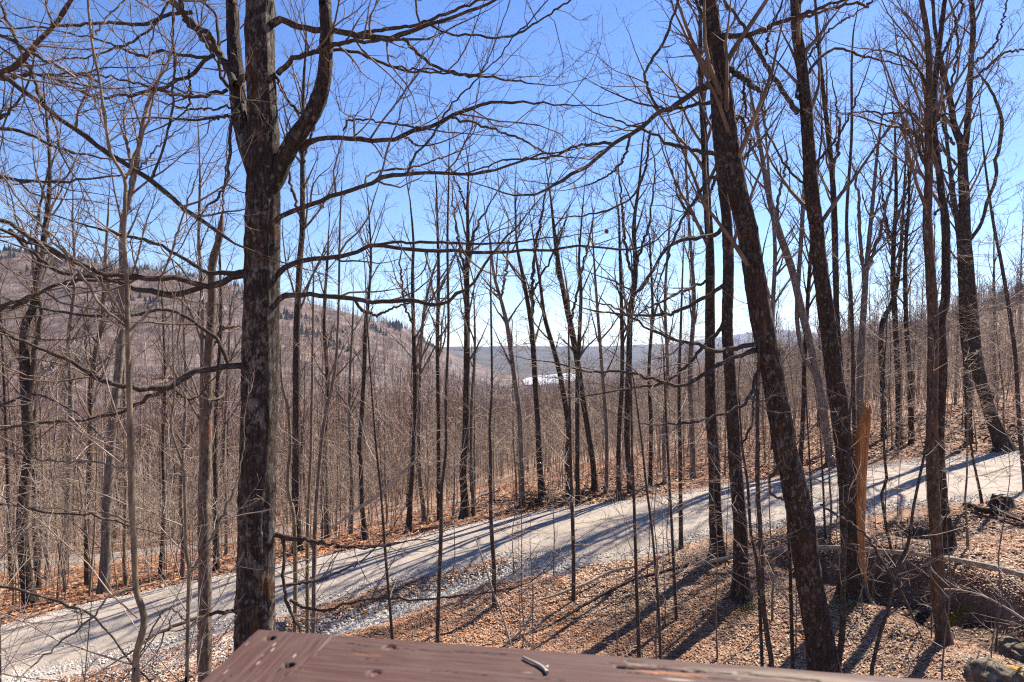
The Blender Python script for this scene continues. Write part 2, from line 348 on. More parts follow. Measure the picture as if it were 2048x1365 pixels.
def ground(X, Y):
    X = np.asarray(X, float); Y = np.asarray(Y, float); sh = X.shape
    z = hbase(X, Y).ravel(); P = np.stack([X.ravel(), Y.ravel()], 1); R_ = np.hypot(P[:, 0], P[:, 1])
    m = R_ < 90
    if m.any():
        p = P[m]; q = z[m]; rd = road_d(p); off = np.clip(rd / 0.8, 0, 1)
        ld, _, _ = dist_line(p, low_road[0][:, :2]); off *= np.clip((ld - 2.2) / 1.0, 0, 1)
        nz = (vnoise(p, 1.7, 1) - .5) * .22 + (vnoise(p, 0.6, 2) - .5) * .10 + (vnoise(p, 0.22, 3) - .5) * .05 + (vnoise(p, 5, 4) - .5) * .35
        q = q + nz * off
        dd, _, _ = dist_line(p, ditch[:, :2]); q = q - 0.22 * np.exp(-(dd / 0.55) ** 2) * off
        gd, _, gs = dist_line(p, gully[:, :2])
        prof = np.where(gs > 0, np.exp(-(gd / 0.85) ** 3), np.exp(-(gd / 1.0) ** 2)); q = q - 0.85 * (0.7 + .6 * vnoise(p, 1.3, 62)) * prof * off
        # raised shoulder bank beyond the road at the centre, and a hollow at the culvert
        for (cx, cy, rr_, a) in BUMPS:
            q = q + a * np.exp(-(((p[:, 0] - cx) ** 2 + (p[:, 1] - cy) ** 2) / rr_ ** 2)) * off
        z[m] = q
    f = R_ > 90
    if f.any():
        p = P[f]; k = np.clip((R_[f] - 90) / 200, 0, 1)
        z[f] += ((vnoise(p, 90, 5) - .5) * 12 + (vnoise(p, 33, 6) - .5) * 7) * k * np.clip(R_[f] / 900, 0.15, 1.0)
        ld = dist_line(p, np.vstack([lake_xy, lake_xy[:1]]))[0]
        c = lake_xy.mean(0); ins = (p[:, 0] > lake_xy[:, 0].min() - 15) & (p[:, 0] < lake_xy[:, 0].max() + 25) & (p[:, 1] > lake_xy[:, 1].min() - 60) & (p[:, 1] < lake_xy[:, 1].max() + 60)
        z[f] = np.where((ld < 20) | ins, np.minimum(z[f], LAKE_Z - 2.5), z[f])
    return z.reshape(sh)
BUMPS = []
_c = cast0(1830, 1050, hbase); BUMPS.append((_c[0], _c[1] - .1, 0.8, -0.95)); BUMPS.append((_c[0] + .1, _c[1] + 1.0, 0.6, 0.22))
_c = cast0(1100, 1016, hbase); BUMPS.append((_c[0], _c[1] + .9, 1.1, 0.35)); BUMPS.append((_c[0] + 1.8, _c[1] + 1.2, 0.9, 0.3))
def cast(px, py): return cast0(px, py, ground)
def gz(x, y): return float(ground(np.array([x]), np.array([y]))[0])

# terrain sheet: polar grid, fine in front
az = np.radians(np.concatenate([np.linspace(-180, -56, 32, endpoint=False), np.linspace(-56, -40, 40, endpoint=False), np.linspace(-40, 40, 330, endpoint=False), np.linspace(40, 56, 40, endpoint=False), np.linspace(56, 180, 32, endpoint=False)]))
rs = [0.5, 2, 4, 6]; r_ = 7.0
while r_ < 42: rs.append(r_); r_ += 0.09 + max(0, r_ - 10) * 0.011
while r_ < 9000: rs.append(r_); r_ *= 1.026
rs = np.array(rs); A_, R2 = np.meshgrid(az, rs); XX = np.sin(A_) * R2; YY = np.cos(A_) * R2
ZZ = ground(XX, YY); nr, na = XX.shape
V = np.stack([XX, YY, ZZ], 2).reshape(-1, 3)
i = np.arange(nr - 1)[:, None] * na; j = np.arange(na)[None]; j2 = (j + 1) % na
Fq = np.stack([i + j, i + na + j, i + na + j2, i + j2], -1).reshape(-1, 4)
m, t, b = new_mat('forest_floor'); b.inputs['Roughness'].default_value = 0.95
v = coords(t)
n1 = noise_n(t, v, 14, 6, 0.7); n2 = noise_n(t, v, 0.35, 5, 0.6); n3 = noise_n(t, v, 2.2, 5, 0.65)
c = ramp(t, n1, [(0.3, (0.15, 0.09, 0.055)), (0.47, (0.26, 0.155, 0.10)), (0.6, (0.38, 0.25, 0.17)), (0.75, (0.48, 0.35, 0.25))])
c = mix(t, ramp(t, n2, [(0.45, G(0)), (0.62, G(0.7))]), c, (0.15, 0.075, 0.035))
c = mix(t, ramp(t, n3, [(0.62, G(0)), (0.70, G(0.6))]), c, (0.13, 0.115, 0.03))
far1 = noise_n(t, v, 0.055, 8, 0.72); far2 = noise_n(t, coords(t, (1, 1, 1)), 0.006, 6, 0.65)
fcx = ramp(t, far1, [(0.38, (0.045, 0.030, 0.022)), (0.5, (0.105, 0.068, 0.052)), (0.62, (0.20, 0.145, 0.12))])
fcx = mix(t, ramp(t, far2, [(0.57, G(0)), (0.64, G(0.4))]), fcx, (0.26, 0.23, 0.22))
fcx = mix(t, ramp(t, noise_n(t, v, 0.011, 7, 0.7), [(0.58, G(0)), (0.64, G(0.75))]), fcx, (0.05, 0.06, 0.035))
geo = t.nodes.new('ShaderNodeNewGeometry'); ln = nd(t, 'ShaderNodeVectorMath', operation='LENGTH'); t.links.new(geo.outputs['Position'], ln.inputs[0])
mr0 = nd(t, 'ShaderNodeMapRange'); mr0.inputs[1].default_value = 1300; mr0.inputs[2].default_value = 2000; t.links.new(ln.outputs['Value'], mr0.inputs[0])
fcx = mix(t, mr0.outputs[0], fcx, ramp(t, far2, [(.42, (0.022, 0.026, 0.018)), (.58, (0.07, 0.055, 0.045))]))   # far ridges painted darker with distance, for contrast under the haze
mr = nd(t, 'ShaderNodeMapRange'); mr.inputs[1].default_value = 60; mr.inputs[2].default_value = 180; t.links.new(ln.outputs['Value'], mr.inputs[0])
c = mix(t, mr.outputs[0], c, fcx); t.links.new(c, b.inputs['Base Color'])
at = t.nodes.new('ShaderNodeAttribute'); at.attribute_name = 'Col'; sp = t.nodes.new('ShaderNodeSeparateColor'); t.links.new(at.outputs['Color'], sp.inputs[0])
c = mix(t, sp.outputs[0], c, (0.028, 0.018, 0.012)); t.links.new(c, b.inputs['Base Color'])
bump(t, b, n1, 0.8, 0.03)
Pg = V[:, :2]; dm = np.zeros(len(V)); mk = np.hypot(Pg[:, 0], Pg[:, 1]) < 45  # darkens gully, hollow and bank: damp soil plus shade painted into the colour
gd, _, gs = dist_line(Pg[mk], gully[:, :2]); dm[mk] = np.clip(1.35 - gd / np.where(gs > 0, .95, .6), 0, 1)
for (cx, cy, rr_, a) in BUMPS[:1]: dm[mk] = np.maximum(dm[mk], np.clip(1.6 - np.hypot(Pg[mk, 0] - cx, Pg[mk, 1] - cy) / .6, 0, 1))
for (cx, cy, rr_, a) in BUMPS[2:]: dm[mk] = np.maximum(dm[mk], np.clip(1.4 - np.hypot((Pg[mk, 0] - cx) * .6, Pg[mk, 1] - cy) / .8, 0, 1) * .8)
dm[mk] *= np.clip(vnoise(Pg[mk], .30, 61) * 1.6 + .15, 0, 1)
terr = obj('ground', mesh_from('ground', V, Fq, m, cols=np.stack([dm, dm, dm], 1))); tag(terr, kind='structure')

# roads as their own sheets
def road_mat(name):
    m, t, b = new_mat(name); b.inputs['Roughness'].default_value = 0.92
    uv = t.nodes.new('ShaderNodeAttribute'); uv.attribute_name = 'Col'   # R: 0..1 across, G: metres along / 50, B: unused
    sx = t.nodes.new('ShaderNodeSeparateColor'); t.links.new(uv.outputs['Color'], sx.inputs[0])
    v = coords(t)
    wob = noise_n(t, v, 0.7, 4, 0.6); ad = nd(t, 'ShaderNodeMath', operation='MULTIPLY_ADD'); t.links.new(wob, ad.inputs[0]); ad.inputs[1].default_value = 0.16; t.links.new(sx.outputs[0], ad.inputs[2])
    fine = noise_n(t, v, 30, 5, 0.75); med = noise_n(t, v, 3.0, 6, 0.6)
    gravel = ramp(t, fine, [(0.3, (0.17, 0.142, 0.118)), (0.5, (0.34, 0.295, 0.25)), (0.70, (0.60, 0.535, 0.465))])
    dirt = ramp(t, med, [(0.3, (0.19, 0.145, 0.095)), (0.6, (0.31, 0.25, 0.18))])
    dirt = mix(t, 0.35, dirt, gravel)
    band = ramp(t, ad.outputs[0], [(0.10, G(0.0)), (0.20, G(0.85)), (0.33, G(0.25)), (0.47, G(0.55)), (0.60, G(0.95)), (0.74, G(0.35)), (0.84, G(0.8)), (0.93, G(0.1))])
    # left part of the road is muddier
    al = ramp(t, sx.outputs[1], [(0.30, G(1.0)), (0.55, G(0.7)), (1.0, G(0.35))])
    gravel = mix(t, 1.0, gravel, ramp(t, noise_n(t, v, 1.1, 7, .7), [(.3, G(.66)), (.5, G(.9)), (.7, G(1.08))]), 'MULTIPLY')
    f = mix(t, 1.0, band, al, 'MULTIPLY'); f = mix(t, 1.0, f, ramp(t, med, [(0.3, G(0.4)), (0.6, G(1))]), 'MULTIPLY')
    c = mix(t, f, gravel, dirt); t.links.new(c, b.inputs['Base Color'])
    bump(t, b, fine, 0.7, 0.02); return m
M['lower'] = plain('dull_lower_road', (0.14, 0.115, 0.095), (0.25, 0.215, 0.185), 1.5)
def road_sheet(name, A, B, nacross, z_up, mat):
    n = len(A); u = np.linspace(-0.06, 1.06, nacross); L = np.concatenate([[0], np.cumsum(np.linalg.norm(np.diff((A + B) / 2, axis=0), axis=1))])
    P = A[:, None] * (1 - u)[None, :, None] + B[:, None] * u[None, :, None]
    e = (np.random.default_rng(3).random(P.shape[:2]) - .5) * 0.10; e[:, 1:-1] = 0; P[:, :, 1] += e
    Z = ground(P[:, :, 0], P[:, :, 1]); crown = 0.05 * (1 - (2 * u - 1) ** 2)
    crown = crown - 0.05 * np.exp(-((u - .3) / .07) ** 2) * .7 - 0.05 * np.exp(-((u - .7) / .07) ** 2) * .7
    Z = Z + z_up + crown[None]; Z[:, 0] -= 0.09; Z[:, -1] -= 0.09
    V = np.concatenate([P, Z[:, :, None]], 2).reshape(-1, 3)
    cols = np.stack([np.repeat(np.clip(u, 0, 1)[None], n, 0), np.repeat((L / 50)[:, None], nacross, 1), np.zeros((n, nacross))], 2).reshape(-1, 3)
    i = np.arange(n - 1)[:, None] * nacross; j = np.arange(nacross - 1)[None]
    Fq = np.stack([i + j, i + j + 1, i + nacross + j + 1, i + nacross + j], -1).reshape(-1, 4)
    o = obj(name, mesh_from(name, V, Fq, mat, cols=cols)); 
    return tag(o, kind='structure')
FEf, NEf = resamp2(far_edge, 260), resamp2(near_edge, 260)
M['gravel'] = road_mat('gravel_road')
road_sheet('gravel_road', NEf, FEf, 40, 0.035, 'gravel')
lr = resamp2(low_road[0], 60); tg = nrm(np.gradient(lr, axis=0)); nn = np.stack([-tg[:, 1], tg[:, 0]], 1)
road_sheet('lower_gravel_road', lr - nn * 1.7, lr + nn * 1.7, 12, 0.10, 'lower')
lk = obj('lake', mesh_from('lake', [(x, y, LAKE_Z) for x, y in lake_xy], [np.arange(len(lake_xy))[None]], 'ice', False)); tag(lk, kind='structure')

# ------------------------------------------------------------------ leaf litter, stones, sticks (uncountable cover)
def on_ground(n, xr, yr, r, keep=None):
    X = r.uniform(*xr, n); Y = r.uniform(*yr, n); k = np.ones(n, bool) if keep is None else keep(X, Y)
    X, Y = X[k], Y[k]; return X, Y, ground(X, Y)
def fov(X, Y): return (np.abs(X) < Y * 0.80 + 1.0)
def leaves(n, xr, yr, size, name, pal, extra=None):
    r = np.random.default_rng(21 + n)
    def keep(X, Y):
        P = np.stack([X, Y], 1); k = fov(X, Y) & (Y > 7.5); rd = road_d(P)
        k &= (rd > 0.05 + 0.5 * r.random(len(X)) ** 2) | (r.random(len(X)) < 0.008)
        k &= r.random(len(X)) < np.clip((17.0 / np.hypot(X, Y)) ** 2.0, 0, 1)
        if extra is not None: k &= extra(P, r)
        return k
    X, Y, Z = on_ground(n, xr, yr, r, keep); N = len(X)
    a = r.uniform(0, 6.283, N); s = size * r.uniform(0.6, 1.3, N) * np.clip(np.hypot(X, Y) / 15, 0.8, 1.7)
    tx = r.normal(0, .3, N); ty = r.normal(0, .3, N)
    q = np.array([(-1, 0, .1), (-.15, -.6, .25), (1, 0, 0.12), (.1, .65, .28)])     # a curled leaf: two folded halves
    ca, sa = np.cos(a), np.sin(a); V = np.empty((N, 4, 3))
    x = q[None, :, 0] * s[:, None] * .5; y = q[None, :, 1] * s[:, None] * .5; z = q[None, :, 2] * s[:, None] * .5 * r.uniform(-1, 2, (N, 1))
    z = z + x * tx[:, None] + y * ty[:, None]
    V[:, :, 0] = X[:, None] + x * ca[:, None] - y * sa[:, None]; V[:, :, 1] = Y[:, None] + x * sa[:, None] + y * ca[:, None]; V[:, :, 2] = Z[:, None] + .012 + np.abs(z)
    bi = np.arange(N)[:, None] * 4
    Fs = np.concatenate([bi + np.array([[0, 1, 2]]), bi + np.array([[0, 2, 3]])])
    pal = np.array(pal); P = np.stack([X, Y], 1); mixn = vnoise(P, 2.5, 9)
    red = np.clip(vnoise(P, 1.1, 19) * 2.2 - .7, 0, 1)[:, None]
    c = pal[r.integers(0, len(pal), N)] * (1 - red * np.array([.10, .28, .38])) * r.uniform(.78, 1.2, (N, 1)) * (0.62 + .6 * mixn[:, None])
    o = obj(name, mesh_from(name, V.reshape(-1, 3), Fs, 'leaf', False, cols=np.repeat(c, 4, 0))); return tag(o, kind='stuff'), N
near_pal = [(0.46, 0.31, 0.20), (0.54, 0.39, 0.265), (0.40, 0.235, 0.14), (0.30, 0.175, 0.105), (0.60, 0.47, 0.34), (0.44, 0.23, 0.12), (0.27, 0.165, 0.10)]
far_pal = [(0.36, 0.17, 0.085), (0.46, 0.24, 0.125), (0.28, 0.12, 0.06), (0.42, 0.27, 0.16), (0.20, 0.10, 0.055)]
o1, k1 = leaves(620000, (-16, 17), (8, 30), 0.06, 'fallen_leaves', near_pal, lambda P, r: (dist_line(P, CL)[2] < 0) & (dist_line(P, ditch[:, :2])[0] > 0.35 * r.random(len(P)) + .15) & ((dist_line(P, gully[:, :2])[0] > .75) | (r.random(len(P)) < .18)))
o2, k2 = leaves(420000, (-26, 26), (18, 46), 0.10, 'fallen_leaves', far_pal, lambda P, r: dist_line(P, CL)[2] > 0)
o1['label'] = 'dry tan beech and maple leaves on the slope below the road'; o2['label'] = 'orange brown leaf litter beyond the gravel road'

def rocks(name, C, s, cols, r, flat=0.7):
    ico = np.array([(0, 0, 1), (.9, 0, .3), (.28, .85, .3), (-.72, .53, .3), (-.72, -.53, .3), (.28, -.85, .3), (.72, .53, -.5), (-.28, .85, -.5), (-.9, 0, -.5), (-.28, -.85, -.5), (.72, -.53, -.5)])
    fa = np.array([(0, 1, 2), (0, 2, 3), (0, 3, 4), (0, 4, 5), (0, 5, 1), (1, 6, 2), (2, 7, 3), (3, 8, 4), (4, 9, 5), (5, 10, 1), (6, 7, 2), (7, 8, 3), (8, 9, 4), (9, 10, 5), (10, 6, 1)])
    N = len(C); sc = r.uniform(.65, 1.35, (N, 3)); sc[:, 2] *= flat; V = ico[None] * (1 + r.normal(0, .16, (N, 11, 1))) * sc[:, None] * s[:, None, None]
    a = r.uniform(0, 6.28, N); ca, sa = np.cos(a)[:, None], np.sin(a)[:, None]; x = V[:, :, 0] * ca - V[:, :, 1] * sa; y = V[:, :, 0] * sa + V[:, :, 1] * ca
    V = np.stack([x, y, V[:, :, 2]], 2) + C[:, None]
    Fs = (np.arange(N)[:, None, None] * 11 + fa[None]).reshape(-1, 3)
    return tag(obj(name, mesh_from(name, V.reshape(-1, 3), Fs, 'stone', False, cols=np.repeat(cols, 11, 0))), kind='stuff')
r = np.random.default_rng(4)
# white crushed stone in the ditch
D2 = resamp2(ditch, 400); k = r.integers(0, 400, 4200); P = D2[k] + r.normal(0, .27, (4200, 2)); P = P[road_d(P) > -0.1]
C = np.concatenate([P, (ground(P[:, 0], P[:, 1]) + .012)[:, None]], 1)
rocks('crushed_stones', C, r.uniform(.018, .05, len(C)), np.array([0.46, 0.425, 0.37]) * r.uniform(.5, 1.35, (len(C), 1)), r)['label'] = 'white crushed stones lining the roadside ditch'
# loose gravel on the shoulders, white patch beside the road at the left
k = r.integers(0, 260, 13000); side = r.random(13000) < 0.55; base = np.where(side[:, None], NEf[k], FEf[k]); inw = nrm(CL[np.minimum(k * NS // 260, NS - 1)] - base)
P = base + inw * (r.normal(0.05, .33, 13000))[:, None] + r.normal(0, .05, (13000, 2)); P = P[fov(P[:, 0], P[:, 1])]
C = np.concatenate([P, (ground(P[:, 0], P[:, 1]) + .045 * (road_d(P) < 0) + .008)[:, None]], 1)
rocks('loose_gravel', C, r.uniform(.010, .028, len(C)), np.array([0.50, 0.45, 0.39]) * r.uniform(.45, 1.4, (len(C), 1)), r)['label'] = 'pale loose gravel along the road shoulders'
q0 = cast(330, 1318); q1 = cast(470, 1290); q2 = cast(60, 1362)
P = np.concatenate([q0[:2] + r.normal(0, (1.1, .45), (2500, 2)), q1[:2] + r.normal(0, (.6, .5), (1600, 2)), q2[:2] + r.normal(0, (1.0, .3), (1200, 2))])
C = np.concatenate([P, (ground(P[:, 0], P[:, 1]) + .012 + .04 * (road_d(P) < 0))[:, None]], 1)
rocks('roadside_gravel', C, r.uniform(.012, .034, len(C)), np.array([0.54, 0.50, 0.44]) * r.uniform(.5, 1.35, (len(C), 1)), r)['label'] = 'spilled whitish gravel at the lower left road edge'
# sticks lying in the leaves
def sticks(n, xr, yr, name, lab, lmax):
    def keep(X, Y): P = np.stack([X, Y], 1); return fov(X, Y) & (road_d(P) > 0.1) & (Y > 8)
    X, Y, Z = on_ground(n, xr, yr, r, keep); N = len(X); a = r.uniform(0, 6.28, N); L = r.uniform(.15, lmax, N)
    tb = Tubes(); pts = []
    for q in range(4):
        u = (q / 3 - .5) * L; x = X + u * np.cos(a) + r.normal(0, .02, N); y = Y + u * np.sin(a) + r.normal(0, .02, N); pts.append(np.stack([x, y, ground(x, y) + .02 + r.uniform(0, .04, N)], 1))
    tb.add(np.stack(pts, 1), np.repeat(r.uniform(.003, .010, N)[:, None], 4, 1) * np.array([1, .9, .8, .5]), 3)
    tag(obj(name, tb.mesh(name, 'deadwood')), lab, kind='stuff')
sticks(2600, (-6, 16), (8, 26), 'fallen_twigs', 'small dead twigs lying in the leaves below the road', 0.8)
sticks(2600, (-26, 26), (19, 42), 'fallen_twigs', 'dead twigs lying in the leaves beyond the road', 1.2)

# ------------------------------------------------------------------ hand-placed trees
def line(s, Y, dY=0.0, n=None):
    """'x,y,w x,y,w' in photo pixels at distance Y -> world points and radii (widths left out are interpolated)"""
    rows = [[float(v) for v in p.split(',')] for p in s.split()]
    k = [q for q, a in enumerate(rows) if len(a) > 2]; ws = np.interp(range(len(rows)), k, [rows[q][2] for q in k])
    xy = np.array([a[:2] for a in rows]); L = np.concatenate([[0], np.cumsum(np.hypot(*np.diff(xy, axis=0).T))]); L /= max(L[-1], 1e-6)
    Ys = Y + dY * L
    P = np.stack([(xy[:, 0] - 1024) / F * Ys, Ys, -(xy[:, 1] - HZ) / F * Ys], 1); R = ws / 2 / F * Ys
    if n is None: n = max(6, int(len(rows) * 3))
    return resample(P, n, R)
def displaced_trunk(P, R, K, seed, amp, flare=0.7, fh=0.3):
    """a trunk with furrowed, uneven bark"""
    n = len(P); h = P[:, 2] - P[0, 2]; R = R * (1 + flare * np.exp(-np.maximum(h, 0) / fh))
    T = np.gradient(P, axis=0); T = nrm(T); A = nrm(np.cross(T, [0, 1, 0])); B = np.cross(T, A); V = np.empty((n, K, 3))
    for q in range(n):
        for k in range(K):
            a = k * 2 * math.pi / K; ca, sa = math.cos(a), math.sin(a); z = h[q]
            f = mn.noise((ca * 3.1 + seed, sa * 3.1, z * 1.1)) * 0.09
            g = mn.fractal((ca * R[q] * 34 + seed, sa * R[q] * 34, z * 7.5), 0.7, 2.1, 4)
            rt = flare * 0.25 * math.exp(-max(z, 0) / fh) * math.cos(5 * a + seed)
            rr = R[q] * (1 + f + rt) + amp * (abs(g) * 2 - 0.6)
            V[q, k] = P[q] + A[q] * (ca * rr) + B[q] * (sa * rr)
    i = np.arange(n - 1)[:, None] * K; j = np.arange(K)[None]; j2 = (j + 1) % K
    return V.reshape(-1, 3), np.stack([i + j, i + j2, i + K + j2, i + K + j], -1).reshape(-1, 4)
# twig recipes: (dens,t0,t1,ang,lr,lmin,lmax,rr,rmax,rend,Pn,K,wig,up,flat)
LIMB = [(2.5, .12, 1, (35, 70), (.2, .5), .5, 1.7, .55, .014, .0028, 8, 4, .19, .075, .3),
        (5.2, .15, 1, (30, 60), (.3, .6), .2, .8, .6, .006, .0020, 6, 3, .20, .06, .2),
        (8.5, .2, 1, (30, 60), (.3, .6), .10, .35, .65, .0032, .0016, 4, 3, .18, .05, .1)]
def FOREST(sc):   # crown of a wood tree; sc = thinnest twig radius
    return [(1.7, .40, 1, (22, 48), (.14, .30), 1.0, 4.2, .55, .05, sc * 1.6, 8, 4, .10, .085, .1),
            (3.6, .2, 1, (28, 55), (.25, .5), .5, 1.9, .55, .016, sc * 1.1, 5, 3, .14, .07, .1),
            (5.6, .15, 1, (28, 58), (.3, .6), .25, .9, .6, .008, sc, 4, 3, .17, .05, .1)]
def SAPL(sc):     # sapling: slim side shoots
    return [(2.6, .22, 1, (40, 72), (.12, .26), .35, 1.5, .5, .009, sc * 1.3, 6, 3, .10, .06, .3),
            (4.0, .2, 1, (30, 60), (.3, .6), .15, .6, .6, .005, sc, 4, 3, .14, .04, .3)]
def SPRAY(sc):    # beech-like: level sprays of pale twigs
    return [(4.2, .12, 1, (55, 85), (.16, .34), .5, 2.0, .5, .009, sc * 1.4, 6, 3, .09, .02, .65),
            (5.5, .15, 1, (30, 55), (.3, .55), .2, .8, .6, .005, sc, 5, 3, .12, .015, .7),
            (5.0, .2, 1, (30, 50), (.3, .5), .12, .35, .6, .004, sc, 4, 3, .12, .0, .7)]
TSEED = [100]
def tree(name, label, cat, trunk, Y=None, mat='darkbark', crown='forest', limbs=(), stems=(), top=5.0, K=None, amp=0.006, flare=.6, group=None, tmat='twig', sc=None, broken=False, extend=True, dY=0.0):
    TSEED[0] += 1; r = np.random.default_rng(TSEED[0])
    rows = [p.split(',') for p in trunk.split()]; bx, by = float(rows[0][0]), float(rows[0][1])
    if Y is None:
        base = cast(bx, by); Y = base[1]
    P, R = line(trunk, Y, dY)
    g = gz(P[0, 0], P[0, 1])
    if P[0, 2] > g + 0.05:
        d = (P[0] - P[1]); s = (P[0, 2] - g + .15); P = np.vstack([[P[0] + np.array([d[0], 0, 0]) * (s / max(abs(d[2]), .05)) * .15 + np.array([0, 0, -s])], P]); R = np.concatenate([[R[0] * 1.1], R])
    else: P[0, 2] = min(P[0, 2], g) - 0.12
    if extend and float(rows[-1][1]) < 15 and not broken:
        d = nrm(P[-1] - P[-2]); e = [P[-1] + d * top * k / 4 + r.normal(0, .08, 3) * k for k in range(1, 5)]
        P = np.vstack([P, e]); R = np.concatenate([R, R[-1] * np.array([.82, .62, .4, .18])])
    if extend and not broken and float(rows[-1][1]) >= 15:
        ex, _ = grow(P[-1:], nrm(P[-1:] - P[-2:-1]), np.array([min(3.0, 40 * R[-1] + .5)]), np.array([.01]), .002, 6, .07, .06, r)
        P = np.vstack([P, ex[0, 1:]]); R = np.concatenate([R, np.linspace(R[-1], .003, 6)[1:]])
    base = np.array([P[0, 0], P[0, 1], g]); root = thing(name, label, cat, base, group)
    sc = sc or max(0.0018, Y * 0.00017)
    n = int(np.clip((P[-1, 2] - P[0, 2]) * (14 if Y < 16 else 5), 14, 170)); Pt, Rt = resample(P, n, R)
    if K is None: K = 28 if R.max() * F / Y > 13 and Y < 16 else (12 if R.max() * F / Y > 5 else 6)
    if K >= 12:
        V, Fq = displaced_trunk(Pt, Rt, K, TSEED[0] * 1.7, amp, flare); obj('trunk', mesh_from('trunk', V - base, Fq, mat), root)
    else:
        h = Pt[:, 2] - Pt[0, 2]; tb = Tubes(); tb.add(Pt, Rt * (1 + .5 * np.exp(-h / .2)), K); obj('trunk', tb.mesh('trunk', mat, base), root)
    par = [(Pt, Rt)]
    for s in stems:
        s = s if isinstance(s, tuple) else (s,); q, w = line(s[0], Y, s[1] if len(s) > 1 else 0.0, 60)
        sy = float(s[0].split()[-1].split(',')[1])
        if sy < 15:
            d = nrm(q[-1] - q[-2]); e = [q[-1] + d * top * .8 * k / 3 for k in range(1, 4)]; q = np.vstack([q, e]); w = np.concatenate([w, w[-1] * np.array([.75, .5, .2])])
        q, w = resample(q, 70, w)
        if K >= 20: V, Fq = displaced_trunk(q, w, 22, TSEED[0] + 3.3, amp * .8, 0); me = mesh_from('stem', V - base, Fq, mat)
        else: me = Tubes().add(q, w, 8).mesh('stem', mat, base)
        obj('stem', me, root); par.append((q, w))
    lp = []
    for s in limbs:
        s = s if isinstance(s, tuple) else (s,); q, w = line(s[0], Y, s[1] if len(s) > 1 else r.uniform(-1, 1), 30)
        q[1:-1] += r.normal(0, .011 * Y / 10, q[1:-1].shape); w = w * (.90 + np.abs(r.normal(0, .10, len(w))) * (r.random(len(w)) < .6))
        if w[-1] * 2 * F / Y < 8.2:
            ex, _ = grow(q[-1:], nrm(q[-1:] - q[-3:-2]), np.array([min(1.6, .5 + 60 * w[-1])]), np.array([.01]), .002, 8, .11, .05, r)
            q = np.vstack([q, ex[0, 1:]]); w = np.concatenate([w, np.linspace(w[-1], .002, 8)[1:]])
        obj('limb', Tubes().add(q, w, 8).mesh('limb', 'limb' if mat in ('maple', 'darkbark') else mat, base), root); lp.append(resample(q, 14, w))
    tb = Tubes()
    if lp:
        ramify(tb, np.stack([a for a, b_ in lp]), np.stack([b_ for a, b_ in lp]), [(x[0] * (1 if Y < 10 else .8),) + x[1:9] + (max(x[9], sc),) + x[10:] for x in LIMB], r)
    if crown:
        spec = {'forest': FOREST, 'sapling': SAPL, 'spray': SPRAY}[crown](sc)
        for (q, w) in par:
            q, w = resample(q, 20, w); ramify(tb, q[None], w[None], spec, r)
    if tb.b: tag(obj('crown', tb.mesh('crown', tmat, base), root), kind=None)
    return root

